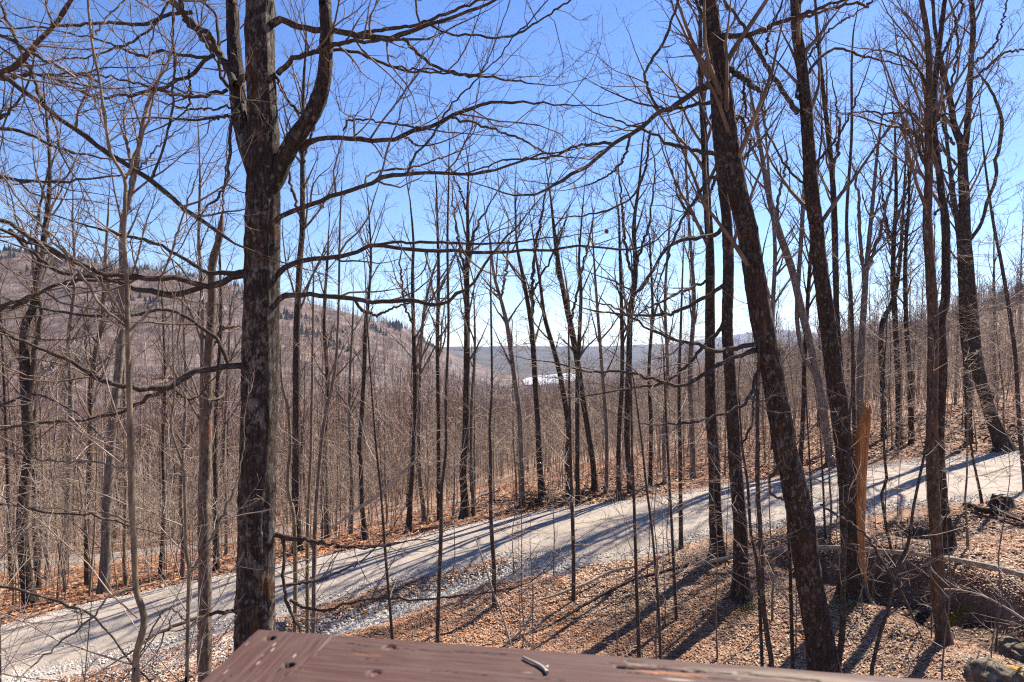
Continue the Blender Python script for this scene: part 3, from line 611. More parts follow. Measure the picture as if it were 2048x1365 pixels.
BIG = 'maple_tree'
tree(BIG, 'huge furrowed dark maple with forked limbs, just behind the left end of the deck rail', 'tree',
  '510,1420,80 511,1290,78 513,1100,70 516,900,69 521,735,70 524,560,68 526,400,64 528,300,62 524,200,58 519,100,56 520,0,54', Y=8.5, mat='maple', crown=None, K=64, amp=0.012, flare=.5, top=4,
  stems=[('515,345,40 500,300,40 488,262,36 478,215,31 471,130,29 466,60,25 464,0,22', .3), ('530,410,28 556,350,34 569,315,35 590,278,33 620,235,32 640,190,31 650,140,28 653,60,25 650,0,23', -.3)],
  limbs=[('472,170,18 455,135,17 435,105,18 410,80,16 385,45,13 340,0,11', 1.0), ('440,112,12 418,70,12 378,50,11 360,0,9', -.8), ('478,228,9 455,170,9 440,150,8 438,95,8 430,30,6 400,0,6', .8),
    ('385,25,9 340,30,8 290,48,8 230,45,7 150,50,6 60,55,4', -1.2), ('428,112,8 375,112,7 320,105,6 280,112,6 215,85,4 150,70,3', 1.0),
    ('428,110,9 400,135,8 375,155,8 310,180,7 250,192,6 190,195,5 110,160,4', .5), ('455,180,8 400,193,8 350,190,7 290,170,5 200,150,4', -1.),
    ('468,233,6 425,236,6 ', .2), ('462,240,7 458,330,7 445,380,6 420,410,5 385,450,3', -.3), ('470,213,5 380,218,4 310,200,2', .6),
    ('510,140,16 485,158,12 475,170,10 ', .0), ('378,140,5 380,200,5 370,225,4', .1), ('340,0,6 300,60,5 250,90,5 190,110,4 120,120,3', -.6),
    ('545,48,18 563,40,15 583,50,14 620,58,13 680,65,13 714,72,13 782,77,12 834,61,9 864,48,8 919,31,7 963,14,6 1010,-8,5', -1.2), ('714,70,9 745,62,8 782,58,8 834,50,7 880,33,7 940,8,6 1000,-20,5', -.6),
    ('556,148,13 570,133,12 600,113,11 640,102,10 700,84,9 740,83,7 790,80,6', -.8), ('655,97,8 690,103,7 724,109,7 779,133,6 834,143,5 880,148,4 960,150,2', .8),
    ('806,78,8 844,116,7 885,140,6 940,152,5 988,156,5 1039,164,4 1100,172,2', -.5), ('860,50,5 900,68,5 960,72,5 1020,75,5 1075,45,4 1150,-5,4', .6), ('782,135,4 860,140,4 960,148,3 1020,85,3 1070,30,3', -.7),
    ('600,302,15 615,284,12 650,277,11 680,275,11 731,279,11 779,282,10 810,270,10 851,255,9 899,236,9 940,220,8 981,208,7 1042,205,5 1107,210,4 1190,212,2', .4),
    ('905,236,6 965,252,5 1035,275,5 1090,305,4 1130,315,2', 1.0), ('808,272,4 835,292,4', .1), ('686,262,4 700,240,5 740,241,4 840,256,4', -.3),
    ('530,460,9 564,434,12 615,410,11 666,393,10 714,376,10 760,358,9 800,350,9 851,347,8 919,349,7 981,342,6 1039,325,5 1090,308,4 1158,297,2', -1.), ('812,350,5 830,310,5 855,285,5 900,215,4 960,150,3 1000,60,2', .3), ('730,372,5 745,345,4 830,335,4 900,310,3', 1.0),
    ('548,556,14 580,532,12 615,523,11 680,513,10 714,505,9 748,493,9 834,500,8 919,503,8 1005,505,7 1073,501,6 1158,494,5 1275,496,4 1330,464,3', .6), ('748,490,6 800,485,6 880,486,6 960,488,5 1040,484,4 1150,470,2', -.4),
    ('555,602,13 581,588,11 632,590,10 700,597,10 748,604,9 830,602,9 851,609,8 885,607,7 919,587,7 947,566,6 964,539,6 988,505,5 1022,467,4 1045,440,3', -1.5), ('708,600,7 722,618,7 750,630,7 775,622,5 810,608,4', .1),
    ('497,735,22 480,733,14 427,737,11 376,751,13 335,775,12 290,776,11 239,771,11 212,764,9 181,751,9 137,720,8 82,699,7 34,679,7 0,665,6 -60,640,4', -1.5),
    ('345,772,9 273,809,8 239,826,7 171,840,6 102,846,6 34,853,5 -20,863,4', .9), ('458,732,10 437,686,9 403,652,8 359,628,7 325,617,6 273,631,6 205,633,6 137,626,6 68,614,5 0,593,5', 1.3), ('347,775,5 365,795,5 395,795,4 420,765,3', .1),
    ('495,545,20 470,552,15 444,566,13 403,573,12 376,563,11 342,556,12 308,561,12 267,552,11 205,549,9 154,525,9 102,501,8 51,481,8 0,460,7 -60,440,5', -1.8), ('405,574,12 376,583,12 340,590,13 300,583,12 265,576,11 230,562,9 190,555,7 120,545,7 60,500,8 20,460,8', .5),
    ('492,545,10 450,548,10 410,543,9 370,520,8 300,483,7 240,470,6 170,450,4', .9), ('553,1070,13 590,1078,10 640,1086,7 680,1092,5 740,1094,4 800,1086,3', -.8), ('548,1190,9 500,1215,9 430,1228,8 400,1235,8 320,1265,7 270,1300,5 230,1325,3', -1.5),
    ('552,1068,8 570,1085,8 567,1160,7 575,1210,7 590,1240,6 600,1262,4', -.4), ('560,1172,5 640,1160,5 720,1125,3', .2), ('580,1200,7 610,1218,7 650,1220,6 700,1205,6 760,1200,5 850,1198,5 930,1192,4 1010,1180,3 1060,1165,2', -.8),
    ('548,145,7 575,200,6 590,215,6 615,240,7', .1)])

tree('leaning_tree', 'unseen-trunk tree whose long pale diagonal branch crosses the upper left of the frame', 'tree', '-260,1350,60 -255,900,52 -250,500,44 -245,0,38', Y=7.6, mat='darkbark', crown=None, K=12,
  limbs=[('-250,-60,22 -120,60,18 0,147,13 34,171,10 79,202,10 120,236,10 154,260,10 205,301,10 256,331,9 308,366,11 359,410,9 431,461,8 470,488,5', 0.2), ('-250,300,20 -100,200,16 0,147,11 30,135,11 68,92,10 102,62,9 130,20,9 150,-10,8', -1.0),
   ('85,208,9 65,150,7 45,110,7 30,75,7 0,5,6', .3), ('-250,250,18 -120,250,12 0,255,8 55,268,7 130,300,5 215,318,3', 1.5), ('-250,350,18 -100,340,12 0,355,7 75,364,6 160,360,5 250,350,3', -1.2), ('-250,480,18 -100,470,12 0,440,9 60,475,8 130,510,7 220,560,5', 1.0),
   ('-250,200,16 -60,260,8 0,235,7 15,225,7 30,212,5', .0), ('-250,700,16 -100,660,10 0,620,8 60,600,7 110,570,5 150,560,3', .6), ('-250,600,16 -80,640,9 0,610,8 50,600,8 110,572,7 140,566,7 230,560,4', -.5),
   ('-200,60,16 -60,90,9 0,72,8 60,105,7 120,135,6 190,160,4', -1.6), ('-200,160,12 -60,150,9 0,155,7 70,150,6 150,148,4 220,135,3', .9), ('300,364,5 330,290,5 345,210,5 350,130,5 346,50,4 347,-10,4', .2), ('-200,80,12 -80,120,9 0,160,7 60,150,6 110,160,5', .5),
   ('-250,800,14 -90,850,8 0,810,6 80,790,5 170,840,3', -1.0), ('-250,1000,14 -120,1040,8 0,1010,6 100,1025,5 180,1030,5 240,1045,4 265,1055,3', .4), ('-250,1150,14 -120,1180,8 0,1172,6 80,1195,5 150,1215,5 200,1245,4 262,1325,4', .2)])

tree('pale_sapling', 'pale smooth sapling with a V fork and kinked foot, near the left edge', 'sapling', '270,1400,14 273,1365,13 273,1309,13 289,1241,13 273,1183,12 270,1138,11 267,1070,11 263,1001,11 261,899,11 258,757,11 256,655,10 253,552,8 249,484,7 251,400,6 249,355,7 222,307,6 208,222,6 198,154,5 184,85,5 176,0,4', Y=6.0, mat='pale', crown='sapling', tmat='paletwig', flare=.1, K=12, amp=.0008, top=1.5,
  limbs=[('256,655,6 205,614,6 154,539,6 102,477,5 70,435,5 44,410,4 0,345,4 -30,300,3', .5), ('254,650,5 225,600,5 195,560,5 150,520,4 82,450,4 40,415,2', -.6), ('260,662,5 301,621,5 318,580,4 318,566,4 335,529,4 359,450,4 386,376,3 407,318,2', .4), ('252,358,4 263,331,6 290,256,5 314,171,4 338,120,3 345,51,3 347,0,2', -.3), ('270,1180,7 245,1180,6 215,1195,5 180,1240,4 90,1310,4 30,1365,3', -1.2), ('186,75,4 215,35,4 250,0,3', .2), ('262,940,4 200,925,4 100,922,4 0,900,3', .8), ('266,1050,4 220,1030,4 140,1020,3 30,1010,2', .5)])
tree('pale_sapling', 'thin pale sapling forking low, between the kinked pale sapling and the great maple', 'sapling', '374,1400,8 374,1365,8 376,1241,8 378,1162,8 379,1138,8 372,1097,7 371,1019,7 366,933,6 355,899,5 342,853,5 349,785,4 345,690,3', Y=7.0, mat='pale', crown='sapling', tmat='paletwig', flare=.1, top=1,
  limbs=[('380,1150,6 407,1104,6 430,1060,6 448,1025,5 475,957,4 490,880,2', .6), ('372,1240,4 330,1220,4 270,1330,3', .3)])
tree('snag_tree', 'broken-topped tree with orange peeling bark left of the great maple', 'tree', '410,1400,25 410,1365,25 411,1200,24 408,1000,24 412,915,22 415,757,19 420,690,19 424,614,16 424,552,15 426,522,15 437,484,13 443,445,12 444,432,6', Y=11.5, mat='peeled', crown='sapling', flare=.2, K=20, amp=.004, broken=True, tmat='paletwig',
  limbs=[('426,690,10 445,660,7 465,655,5 490,655,3', .4), ('420,800,5 440,797,5 448,800,3', .1), ('424,520,6 440,460,5 455,300,3', .3), ('413,680,6 398,640,5 404,560,4 395,480,2', .5)])
tree('slim_tree', 'slim grey trunk standing close behind the broken-topped tree', 'tree', '400,1330,11 401,1200,10 403,1000,10 404,800,9 405,600,8 398,480,6 400,350,4 396,240,2', Y=15, mat='greybark', flare=.3)

Lt = [('62,1213,26 51,1138,22 44,1036,20 55,933,18 58,899,18 51,757,20 51,655,17 65,621,14 75,552,12 92,450,10 100,340,7 92,220,4', 'thick dark trunk with a swept foot at the far left, across the road', 'darkbark', ('58,800,12 70,700,11 80,640,9 78,540,8 75,450,6 95,350,4',)),
 ('205,1193,22 212,1104,19 215,1001,18 222,899,17 226,843,16 239,723,16 246,587,14 246,450,12 260,393,10 273,331,10 284,256,8 297,205,7 328,137,4', 'tall grey trunk leaning slightly right behind the kinked pale sapling', 'greybark', ('258,420,8 262,330,6 250,260,4', '275,345,5 310,300,4 370,250,2')),
 ('132,1152,13 130,1104,12 136,1001,11 140,899,10 142,800,9 138,680,8 150,560,6 145,430,4', 'straight grey tree second from the far left trunk across the road', 'greybark', ()),
 ('177,1172,12 174,1104,11 176,1001,11 181,899,10 181,792,10 191,706,9 205,638,8 208,560,6 215,450,4', 'reddish brown crooked trunk left of the tall grey leaning one', 'rustbark', ('186,780,6 172,700,5 175,600,3',)),
 ('76,1138,10 82,1070,9 79,1001,9 72,899,8 70,780,7 72,650,6 66,520,4', 'narrow dark trunk just right of the swept-foot trunk', 'darkbark', ()),
 ('24,1183,9 20,1100,8 17,1000,8 14,900,7 8,750,6 0,600,4', 'slender dark tree nearest the left frame edge across the road', 'darkbark', ()),
 ('253,1172,8 249,1104,7 251,1001,7 250,899,6 248,780,5 246,680,4', 'thin pale-lit trunk beside the kinked sapling across the road', 'pale', ()),
 ('320,1150,7 326,1060,7 328,980,6 326,900,6 330,760,5 326,620,4', 'slim brown tree in the gap between kinked sapling and broken-topped tree', 'darkbark', ()),
 ('365,1157,9 366,1080,8 362,1000,7 366,900,7 372,780,6 366,620,4', 'narrow upright trunk left of the broken-topped tree, beyond the road', 'greybark', ()),
 ('433,1142,12 432,1040,10 431,950,9 430,900,9 436,760,8 442,640,6 440,520,4', 'dark trunk at the road edge right beside the broken-topped tree', 'darkbark', ()),
 ('453,1110,8 452,1000,7 448,900,7 455,760,6 460,640,4', 'thin trunk between the broken-topped tree and the great maple', 'greybark', ()),
 ('596,1105,19 592,1000,17 593,915,16 593,820,15 593,690,14 595,621,13 600,520,12 605,450,11 605,307,9 606,200,7 612,90,4', 'sturdy dark trunk right of the great maple, beyond the road', 'darkbark', ('604,450,7 580,360,6 572,260,4', '605,330,6 630,240,5 640,150,3')),
 ('655,1080,11 652,1000,10 650,900,10 655,760,8 648,640,7 655,520,5', 'dark straight trunk between maple and centre, at the far road edge', 'darkbark', ()),
 ('702,1070,8 705,980,7 700,900,7 700,760,6 706,640,4', 'narrow trunk left of the slightly bowed trunk across the road', 'greybark', ()),
 ('730,1082,14 727,1040,10 724,1001,9 721,899,9 718,915,9 728,757,9 731,655,8 735,620,7 742,520,5 738,430,3', 'slightly bowed dark trunk rising from the far road edge left of centre', 'darkbark', ()),
 ('817,1066,13 820,1010,10 823,967,9 827,899,9 830,830,9 830,757,9 827,655,8 825,552,7 827,484,5 820,400,3', 'first trunk of a close pair left of centre', 'darkbark', ('829,660,5 808,600,5 800,520,3',)),
 ('850,1045,11 845,1000,9 841,967,9 838,899,8 840,760,7 846,640,6 862,560,5 875,520,3', 'second, right-hand trunk of the close pair left of centre', 'greybark', ()),
 ('880,1042,11 878,980,9 877,899,8 877,820,8 875,690,8 877,552,7 875,450,5 873,380,3', 'very straight dark trunk just left of the thick central oak', 'darkbark', ()),
 ('931,1038,22 929,1000,15 926,940,14 931,880,14 933,757,13 934,621,11 934,552,10 936,480,8 935,400,5 938,340,3', 'thick straight dark trunk standing alone at centre, far road edge', 'darkbark', ('935,520,6 955,450,5 985,400,3', '934,560,6 915,470,5 905,400,3', '936,430,5 920,380,4 900,340,2')),
 ('948,1034,9 944,960,8 942,899,7 944,800,6 950,690,5 948,600,3', 'slim companion trunk touching the right of the thick central trunk', 'greybark', ()),
 ('1045,1012,11 1044,950,10 1042,899,10 1039,826,10 1029,757,10 1015,655,9 1001,597,7 988,550,6 980,480,4', 'curved trunk leaning left, right of the central thick trunk', 'greybark', ('1002,600,5 1012,540,5 1020,470,3',)),
 ('1085,1001,16 1080,940,12 1078,899,12 1076,850,11 1070,757,11 1063,655,10 1049,570,8 1039,518,7 1033,484,5 1030,400,3', 'forked dark tree above the brushy bank in the middle', 'darkbark', ('1063,650,7 1066,560,7 1068,518,7 1080,450,6 1090,390,3', '1055,600,5 1100,520,4 1130,450,2')),
 ('1140,990,15 1137,940,12 1136,899,12 1138,860,12 1128,792,11 1114,723,10 1090,638,8 1083,587,6 1070,500,4', 'leftward-leaning trunk in the middle, left of a thin upright one', 'darkbark', ()),
 ('1157,1012,10 1155,950,9 1155,899,9 1155,757,9 1158,689,8 1162,587,7 1158,518,5 1165,420,3', 'upright narrow trunk close right of the leftward-leaning middle trunk', 'darkbark', ()),
 ('1190,981,13 1186,930,11 1179,880,11 1165,792,12 1152,706,12 1135,621,12 1121,552,9 1111,484,8 1104,420,5', 'long dark trunk sweeping up to the left over the lake view', 'darkbark', ('1140,640,6 1160,560,5 1185,450,3',)),
 ('1213,985,8 1213,860,8 1203,723,7 1195,620,6 1188,520,4', 'thin trunk right of the sweeping trunk', 'greybark', ()),
 ('1238,1000,10 1237,940,9 1237,899,9 1240,830,9 1244,757,8 1244,655,8 1240,518,6 1238,440,4', 'straight trunk left of the thicker forked tree right of centre', 'darkbark', ()),
 ('1262,985,12 1256,920,11 1254,860,11 1258,723,12 1261,621,11 1271,552,10 1268,450,8 1278,370,5 1285,290,3', 'taller forked tree right of centre, beyond the bend of the road', 'darkbark', ('1266,560,7 1248,470,6 1240,370,4', '1272,530,6 1300,440,5 1310,330,3')),
 ('1300,975,8 1302,860,8 1298,740,7 1305,620,6 1300,500,4', 'slim dark trunk right of the taller forked tree', 'darkbark', ()),
 ('1330,970,9 1328,860,8 1335,740,7 1330,600,6 1338,470,4', 'slim grey trunk beyond the road behind the paired right-hand trunks', 'greybark', ()),
 ('1386,960,11 1384,860,10 1380,740,10 1388,600,8 1378,450,6 1370,300,4', 'trunk just left of the paired right-hand trunks, beyond the road', 'greybark', ())]
for s, lab, mt, lb in Lt: tree('bare_tree', lab, 'tree', s, mat=mt, limbs=[(a, random.uniform(-1, 1)) for a in lb], flare=.5, group='trees along the far side of the road')

tree('slim_sapling', 'slim sapling just right of the great maple, bending left as it rises', 'sapling', '590,1290,9 590,1255,9 591,1155,9 588,1036,8 577,984,8 577,933,7 581,899,7 577,826,6 564,764,5 560,690,4', Y=12, mat='pale', crown='sapling', tmat='paletwig', flare=.1)
tree('slim_sapling', 'straight pole sapling, left one of two close ones right of the great maple', 'sapling', '615,1290,8 615,1258,8 615,1070,7 620,950,6 622,899,6 626,655,5 627,552,3', Y=12.3, mat='pale', crown='sapling', tmat='twig', flare=.1)
tree('slim_sapling', 'taller dark sapling, right one of two close ones right of the great maple', 'sapling', '627,1290,9 627,1258,9 629,1104,9 632,1019,8 642,899,7 649,843,7 670,740,6 677,621,5 680,450,4 684,370,2', Y=12.1, mat='greybark', crown='sapling', tmat='paletwig', flare=.1)
SP = [('786,1300,7 784,1268,7 779,1200,6 772,1121,6 762,984,5 753,899,5 745,800,4 735,650,3 730,540,2', 12.6, 'thin dark sapling leaning left behind the first dark rail hole'),
 ('875,1300,9 875,1278,9 877,1207,8 882,1070,8 883,984,7 892,899,6 892,792,6 897,655,5 895,484,5 898,342,3', 12.8, 'tall straight dark sapling in front of the road left of centre'),
 ('989,1213,10 988,1138,9 982,1036,8 981,899,7 979,860,6 984,775,5 982,621,4 981,518,2', None, 'sapling with a dark foot standing in the leaves at centre'),
 ('1147,1203,8 1147,1104,8 1143,984,7 1141,899,6 1139,780,5 1137,660,3', None, 'upright sapling at the end of the white stone ditch'),
 ('1278,1330,8 1278,1309,8 1273,1172,7 1268,1001,6 1264,899,5 1262,760,4 1258,640,2', 12.2, 'thin sapling crossing the first long tree shadow'),
 ('1321,1330,6 1321,1312,6 1316,1206,6 1305,1070,5 1292,967,5 1285,899,4 1270,780,3', 12.0, 'hair-thin sapling leaning left, right of the shadow-crossing sapling'),
 ('1353,1240,6 1346,1104,6 1339,967,5 1335,899,5 1330,780,4 1326,690,2', None, 'fine upright sapling under the fallen pole'),
 ('1362,1097,9 1361,1000,8 1360,899,8 1358,780,7 1362,640,5 1366,520,3', None, 'young tree at the near road edge right of centre'),
 ('1543,1345,10 1543,1326,10 1526,1206,10 1522,1104,9 1515,967,9 1515,899,8 1515,790,7 1520,650,5 1524,520,3', 11.3, 'dark young stem, thicker of two side by side left of the leaning trunk'),
 ('1524,1345,7 1524,1326,7 1515,1138,7 1502,1070,6 1495,967,6 1485,899,5 1478,800,3', 11.5, 'thinner of two side by side stems left of the leaning trunk'),
 ('1585,1345,8 1585,1331,8 1582,1206,8 1579,1104,7 1572,960,6 1566,820,4', 11.9, 'reddish stem touching the left side of the leaning trunk'),
 ('1743,1360,8 1743,1343,8 1758,1275,8 1779,1207,8 1792,1145,8 1816,1087,7 1826,1019,6 1840,950,6 1850,899,5 1862,800,4 1866,700,2', 11.4, 'crooked dark stem leaning right between the leaning trunk and the orange-barked tree'),
 ('1676,1360,12 1676,1336,12 1685,1258,11 1686,1172,10 1690,1080,8 1696,960,6 1700,820,4', 11.9, 'mossy young stem touching the right side of the leaning trunk'),
 ('1784,1101,5 1772,1053,6 1763,981,6 1773,967,7 1768,899,5 1765,800,4 1770,700,3', None, 'kinked thin stem at the near road edge right of the orange snag'),
 ('1628,1080,5 1628,1063,5 1621,967,4 1618,899,4 1612,800,3', None, 'hair-thin stem just right of the leaning trunk at the road edge'),
 ('1652,1075,5 1650,1063,5 1645,950,4 1640,860,3', None, 'fine stem between leaning trunk and snag at the road edge'),
 ('1965,1008,6 1949,933,5 1943,899,5 1930,780,4 1926,680,2', None, 'thin stem rising from the near road edge at far right'),
 ('1717,1030,9 1714,960,9 1710,915,9 1707,792,8 1703,621,8 1693,450,7 1703,273,6 1703,137,5 1707,60,3', None, 'tall whip-straight young tree immediately left of the orange snag'),
 ('2052,985,10 2046,930,9 2040,870,9 2035,792,8 2028,690,8 2004,535,7 1987,450,6 1970,330,4 1960,220,2', None, 'young tree leaning left at the extreme right edge')]
for s, y, lab in SP: tree('slim_sapling', lab, 'sapling', s, Y=y, mat='limb', crown='spray' if 'right' in lab and y is None else 'sapling', tmat='paletwig', flare=.2, group='slim saplings in front of the road', top=1)

tree('leaning_maple', 'massive patchy-barked trunk leaning left at right of frame, foot behind the rail', 'tree', '1652,1370,62 1649,1337,58 1632,1241,52 1615,1138,50 1601,1036,50 1580,933,46 1570,899,45 1553,792,43 1526,655,43 1509,552,41 1492,450,40 1479,400,39 1461,307,38 1444,171,36 1430,85,33 1417,0,29', Y=11.4, mat='darkbark', crown='forest', K=48, amp=.011, flare=.35, top=6,
  limbs=[('1440,78,16 1451,73,13 1502,68,11 1539,55,10 1587,36,9 1638,17,7 1690,0,5', -1.5), ('1590,42,7 1660,18,6 1715,6,6 1731,15,5 1745,0,4', .5), ('1445,135,18 1457,137,13 1495,164,12 1519,184,10 ', -.5), ('1487,165,6 1490,210,6 1497,240,4 1540,215,3', .2),
   ('1445,168,20 1416,172,14 1390,185,12 1350,212,11 1312,232,10 1261,270,9 1227,287,9 1190,320,8 1158,342,8 1107,372,6 1060,388,5 1022,390,4 960,370,2', -2.0), ('1227,288,7 1160,290,6 1100,315,5 1020,318,4 940,345,3', .9), ('1320,230,6 1290,150,6 1330,80,6 1350,20,5 1370,-20,4', -.8), ('1262,270,6 1240,330,5 1200,360,4 1160,375,2', .7),
   ('1455,300,14 1430,307,11 1390,303,9 1348,290,8 1330,283,7 1290,262,5 1200,230,3', 1.5), ('1462,345,9 1420,358,8 1390,400,7 1370,430,6 1340,500,5 1320,560,3', -.9), ('1452,205,10 1410,207,8 1348,218,7 1300,212,5', .3), ('1300,262,5 1290,340,5 1255,400,4 1180,430,4 1100,436,2', -1.0),
   ('1520,688,12 1505,690,9 1433,703,9 1400,690,7 1348,680,6 1300,660,5 1240,620,4 1180,600,2', -1.3), ('1515,700,12 1470,715,9 1430,735,9 1392,760,8 1348,770,7 1260,745,6 1180,745,4', -.6), ('1455,250,8 1478,232,7 1490,255,5 1500,290,4', .5), ('1470,345,7 1490,280,5 1530,200,4 1560,120,3', 1.2),
   ('1520,725,8 1500,790,7 1475,815,7 1440,830,6 1380,845,5 1300,850,3', -.8), ('1432,60,8 1400,20,7 1385,-20,6', .6), ('1612,1030,6 1590,1010,5 1545,990,5 1540,960,5 1560,930,4', -.5), ('1640,1010,5 1720,1060,5 1745,1090,6 1768,1130,6', -.6)])
tree('straight_maple', 'straight dark trunk with flared foot, second from the leaning trunk on its left', 'tree', '1483,1196,42 1481,1150,29 1481,1070,27 1474,967,26 1468,899,25 1461,757,23 1454,655,22 1457,552,21 1454,450,20 1448,400,18 1440,342,16 1430,240,14 1424,130,11 1418,0,8', mat='darkbark', K=28, flare=.3, amp=.008,
  limbs=[('1450,450,9 1430,470,9 1370,480,8 1330,500,7 1280,580,5 1220,560,3', -1.2), ('1448,570,9 1420,590,9 1380,610,8 1340,628,7 1260,630,5 1180,620,3', .9), ('1455,640,9 1410,690,8 1340,760,6 1240,780,4', -.8), ('1470,900,5 1500,860,5 1512,780,4 1530,760,3', .5)])
tree('straight_maple', 'straight dark trunk farthest left of the three big right-hand trunks', 'tree', '1436,1120,36 1433,1080,27 1430,1001,23 1427,899,22 1422,840,21 1420,757,20 1420,621,19 1420,520,18 1417,450,16 1413,380,15 1408,273,13 1402,170,10 1400,0,6', mat='darkbark', K=24, flare=.3, amp=.008,
  limbs=[('1418,500,7 1390,440,6 1360,400,5 1340,330,3', .8), ('1414,400,7 1445,330,6 1460,280,4', .8), ('1418,560,6 1350,590,6 1290,620,4', -1)])
tree('snag_maple', 'big dark tree with a snapped orange bare-wood second stem rising from its mossy foot', 'tree', '1706,1195,50 1702,1120,36 1698,1070,32 1693,967,30 1688,899,32 1683,860,34 1676,800,34 1669,757,33 1652,621,30 1638,518,28 1632,450,27 1625,400,28 1618,307,25 1608,171,22 1594,68,20 1591,0,19', mat='darkbark', K=30, flare=.55, amp=.009,
  limbs=[('1597,226,14 1591,222,12 1553,164,11 1519,109,10 1485,51,8 1444,-10,6', .6), ('1612,150,7 1660,100,6 1720,110,5 1800,130,3', .8), ('1600,200,6 1595,195,6 1594,170,3', 0), ('1622,380,6 1570,330,5 1530,250,4 1520,180,3', 1), ('1632,330,6 1690,250,5 1720,180,3', -.8), ('1612,120,5 1660,60,4 1720,20,3', .8), ('1532,110,5 1540,60,5 1560,20,4', .4)])
root = bpy.data.objects[-1] if False else [o for o in bpy.data.objects if o.name == 'snag_maple'][0]
pY = root.location[1]
q, w = line('1714,1195,40 1713,1140,34 1715,1070,27 1720,967,23 1724,899,23 1727,860,24 1731,835,19 1734,815,10', pY, -.05, 90)
V, Fq = displaced_trunk(q, w, 26, 7.7, .006, .2); so = obj('broken_stem', mesh_from('broken_stem', V - np.array(root.location), Fq, 'snagwood'), root); so['label'] = 'snapped stem of bare orange wood'
# splintered tip
tb = Tubes(); rr2 = np.random.default_rng(8)
for _ in range(9):
    a0 = q[-1] + np.array([rr2.uniform(-.07, .07), rr2.uniform(-.07, .07), -.12]); tb.add(np.array([a0, a0 + [rr2.normal(0, .01), 0, rr2.uniform(.1, .3)]]), np.array([.03, .004]), 4)
obj('splinters', tb.mesh('splinters', 'snagwood', root.location), root)

tree('orange_barked_tree', 'front trunk of a crossing pair, rust-orange bark, foot in the leaves at lower right', 'tree', '1890,1286,34 1886,1260,25 1876,1206,22 1874,1104,21 1867,1001,22 1864,899,22 1864,800,20 1866,655,19 1861,552,18 1854,450,16 1857,380,15 1857,273,13 1857,102,11 1843,0,9', Y=None, mat='rustbark', K=26, flare=.2, amp=.006,
  limbs=[('1852,330,8 1838,300,7 1837,245,7 1820,228,6 1770,228,5 1725,224,3', .6), ('1852,280,7 1880,235,5 1910,225,3', -.5), ('1853,285,6 1810,260,5 1770,250,4', -.8), ('1857,180,6 1830,130,5 1780,105,4 1735,98,2', 1.0), ('1857,330,5 1838,300,4 1830,270,4', .1)])
tree('dark_twin_tree', 'rear trunk of the crossing pair, darker, curving out to the right above', 'tree', '1896,1098,30 1893,1060,24 1885,1001,20 1878,899,19 1880,820,18 1885,740,17 1881,655,17 1886,615,16 1891,587,16 1891,450,15 1884,400,13 1878,342,12 1867,239,11 1871,154,11 1881,68,9 1890,0,8', mat='darkbark', K=22, flare=.4, amp=.006,
  limbs=[('1872,130,6 1890,100,6 1920,30,5 1925,0,4', .5), ('1870,430,5 1905,380,4 1940,300,2', .6)])
tree('forked_maple', 'tall forked dark tree at far right whose foot stands beyond the gravel road', 'tree', '2010,903,38 2000,878,27 1980,826,24 1956,740,22 1946,655,22 1936,552,23 1929,480,24 1929,420,20 1926,350,18 1922,285,16 1908,255,12 1901,205,11 1888,150,9 1870,60,7 1866,0,5', mat='darkbark', K=22, flare=.4, amp=.006,
  stems=[('1926,310,13 1932,280,12 1938,200,11 1942,120,10 1946,60,10 1943,0,9', .3)],
  limbs=[('1930,500,9 1945,475,8 1960,450,7 1980,393,7 1997,307,7 2002,239,7 1990,200,6 1975,170,5 1960,150,3', -.8), ('1936,470,12 1915,430,12 1905,400,9 1900,330,6', .4), ('1940,165,6 1980,130,6 2010,105,5 2048,100,4', .6), ('1945,130,6 1980,100,5 2000,60,4 2015,0,3', -.5), ('1908,290,6 1895,275,6 1880,230,5 1870,215,4', .3), ('1925,340,6 1870,290,5 1800,250,4 1770,240,3', -1), ('1900,200,5 1915,90,5 1905,20,4', .5)])
tree('bare_tree', 'dark trunk seen just left of the far-right forked tree, beyond the road', 'tree', '1938,885,14 1935,750,12 1926,655,12 1919,485,11 1905,380,9 1890,250,6 1880,130,3', mat='darkbark', flare=.3)
tree('bare_tree', 'slim straight trunk touching the right side of the snag-footed tree', 'tree', '1692,900,12 1684,790,12 1680,723,11 1673,621,11 1669,450,12 1662,325,10 1645,171,8 1635,68,6 1630,0,5', mat='darkbark', flare=.3, limbs=[('1665,330,8 1674,310,7 1678,270,6 1676,230,5 1670,190,3', .2)])
tree('bare_tree', 'grey trunk behind the orange snag, forking into three upper stems', 'tree', '1722,905,15 1720,809,13 1720,757,13 1727,621,12 1730,570,11 1734,520,9 1741,450,8 1752,330,6 1760,260,4', mat='greybark', flare=.3, limbs=[('1730,560,8 1722,500,8 1718,430,7 1712,360,5 1705,330,3', .4), ('1735,540,8 1755,480,7 1775,400,6 1790,300,4', -.4), ('1760,280,5 1790,240,4 1830,180,2', .4)])
tree('bare_tree', 'trunk with a sharp elbow bending right, in the right-hand wood', 'tree', '1768,880,11 1765,760,10 1762,690,10 1765,645,10 1778,620,9 1789,590,9 1800,520,7 1806,420,5 1812,300,3', mat='darkbark', flare=.3)
tree('bare_tree', 'double-stemmed grey tree seen between the leaning trunk and the snag tree', 'tree', '1660,930,16 1655,880,15 1642,792,15 1621,690,15 1604,625,15 1587,552,14 1570,500,15 1553,450,14 1535,380,11 1520,290,8 1500,180,5', mat='greybark', K=12, flare=.3, stems=[('1628,745,9 1606,710,9 1594,640,9 1597,560,9 1604,450,9 1612,300,6 1616,200,4', .5)], limbs=[('1553,450,7 1560,380,6 1575,320,5', .4)])
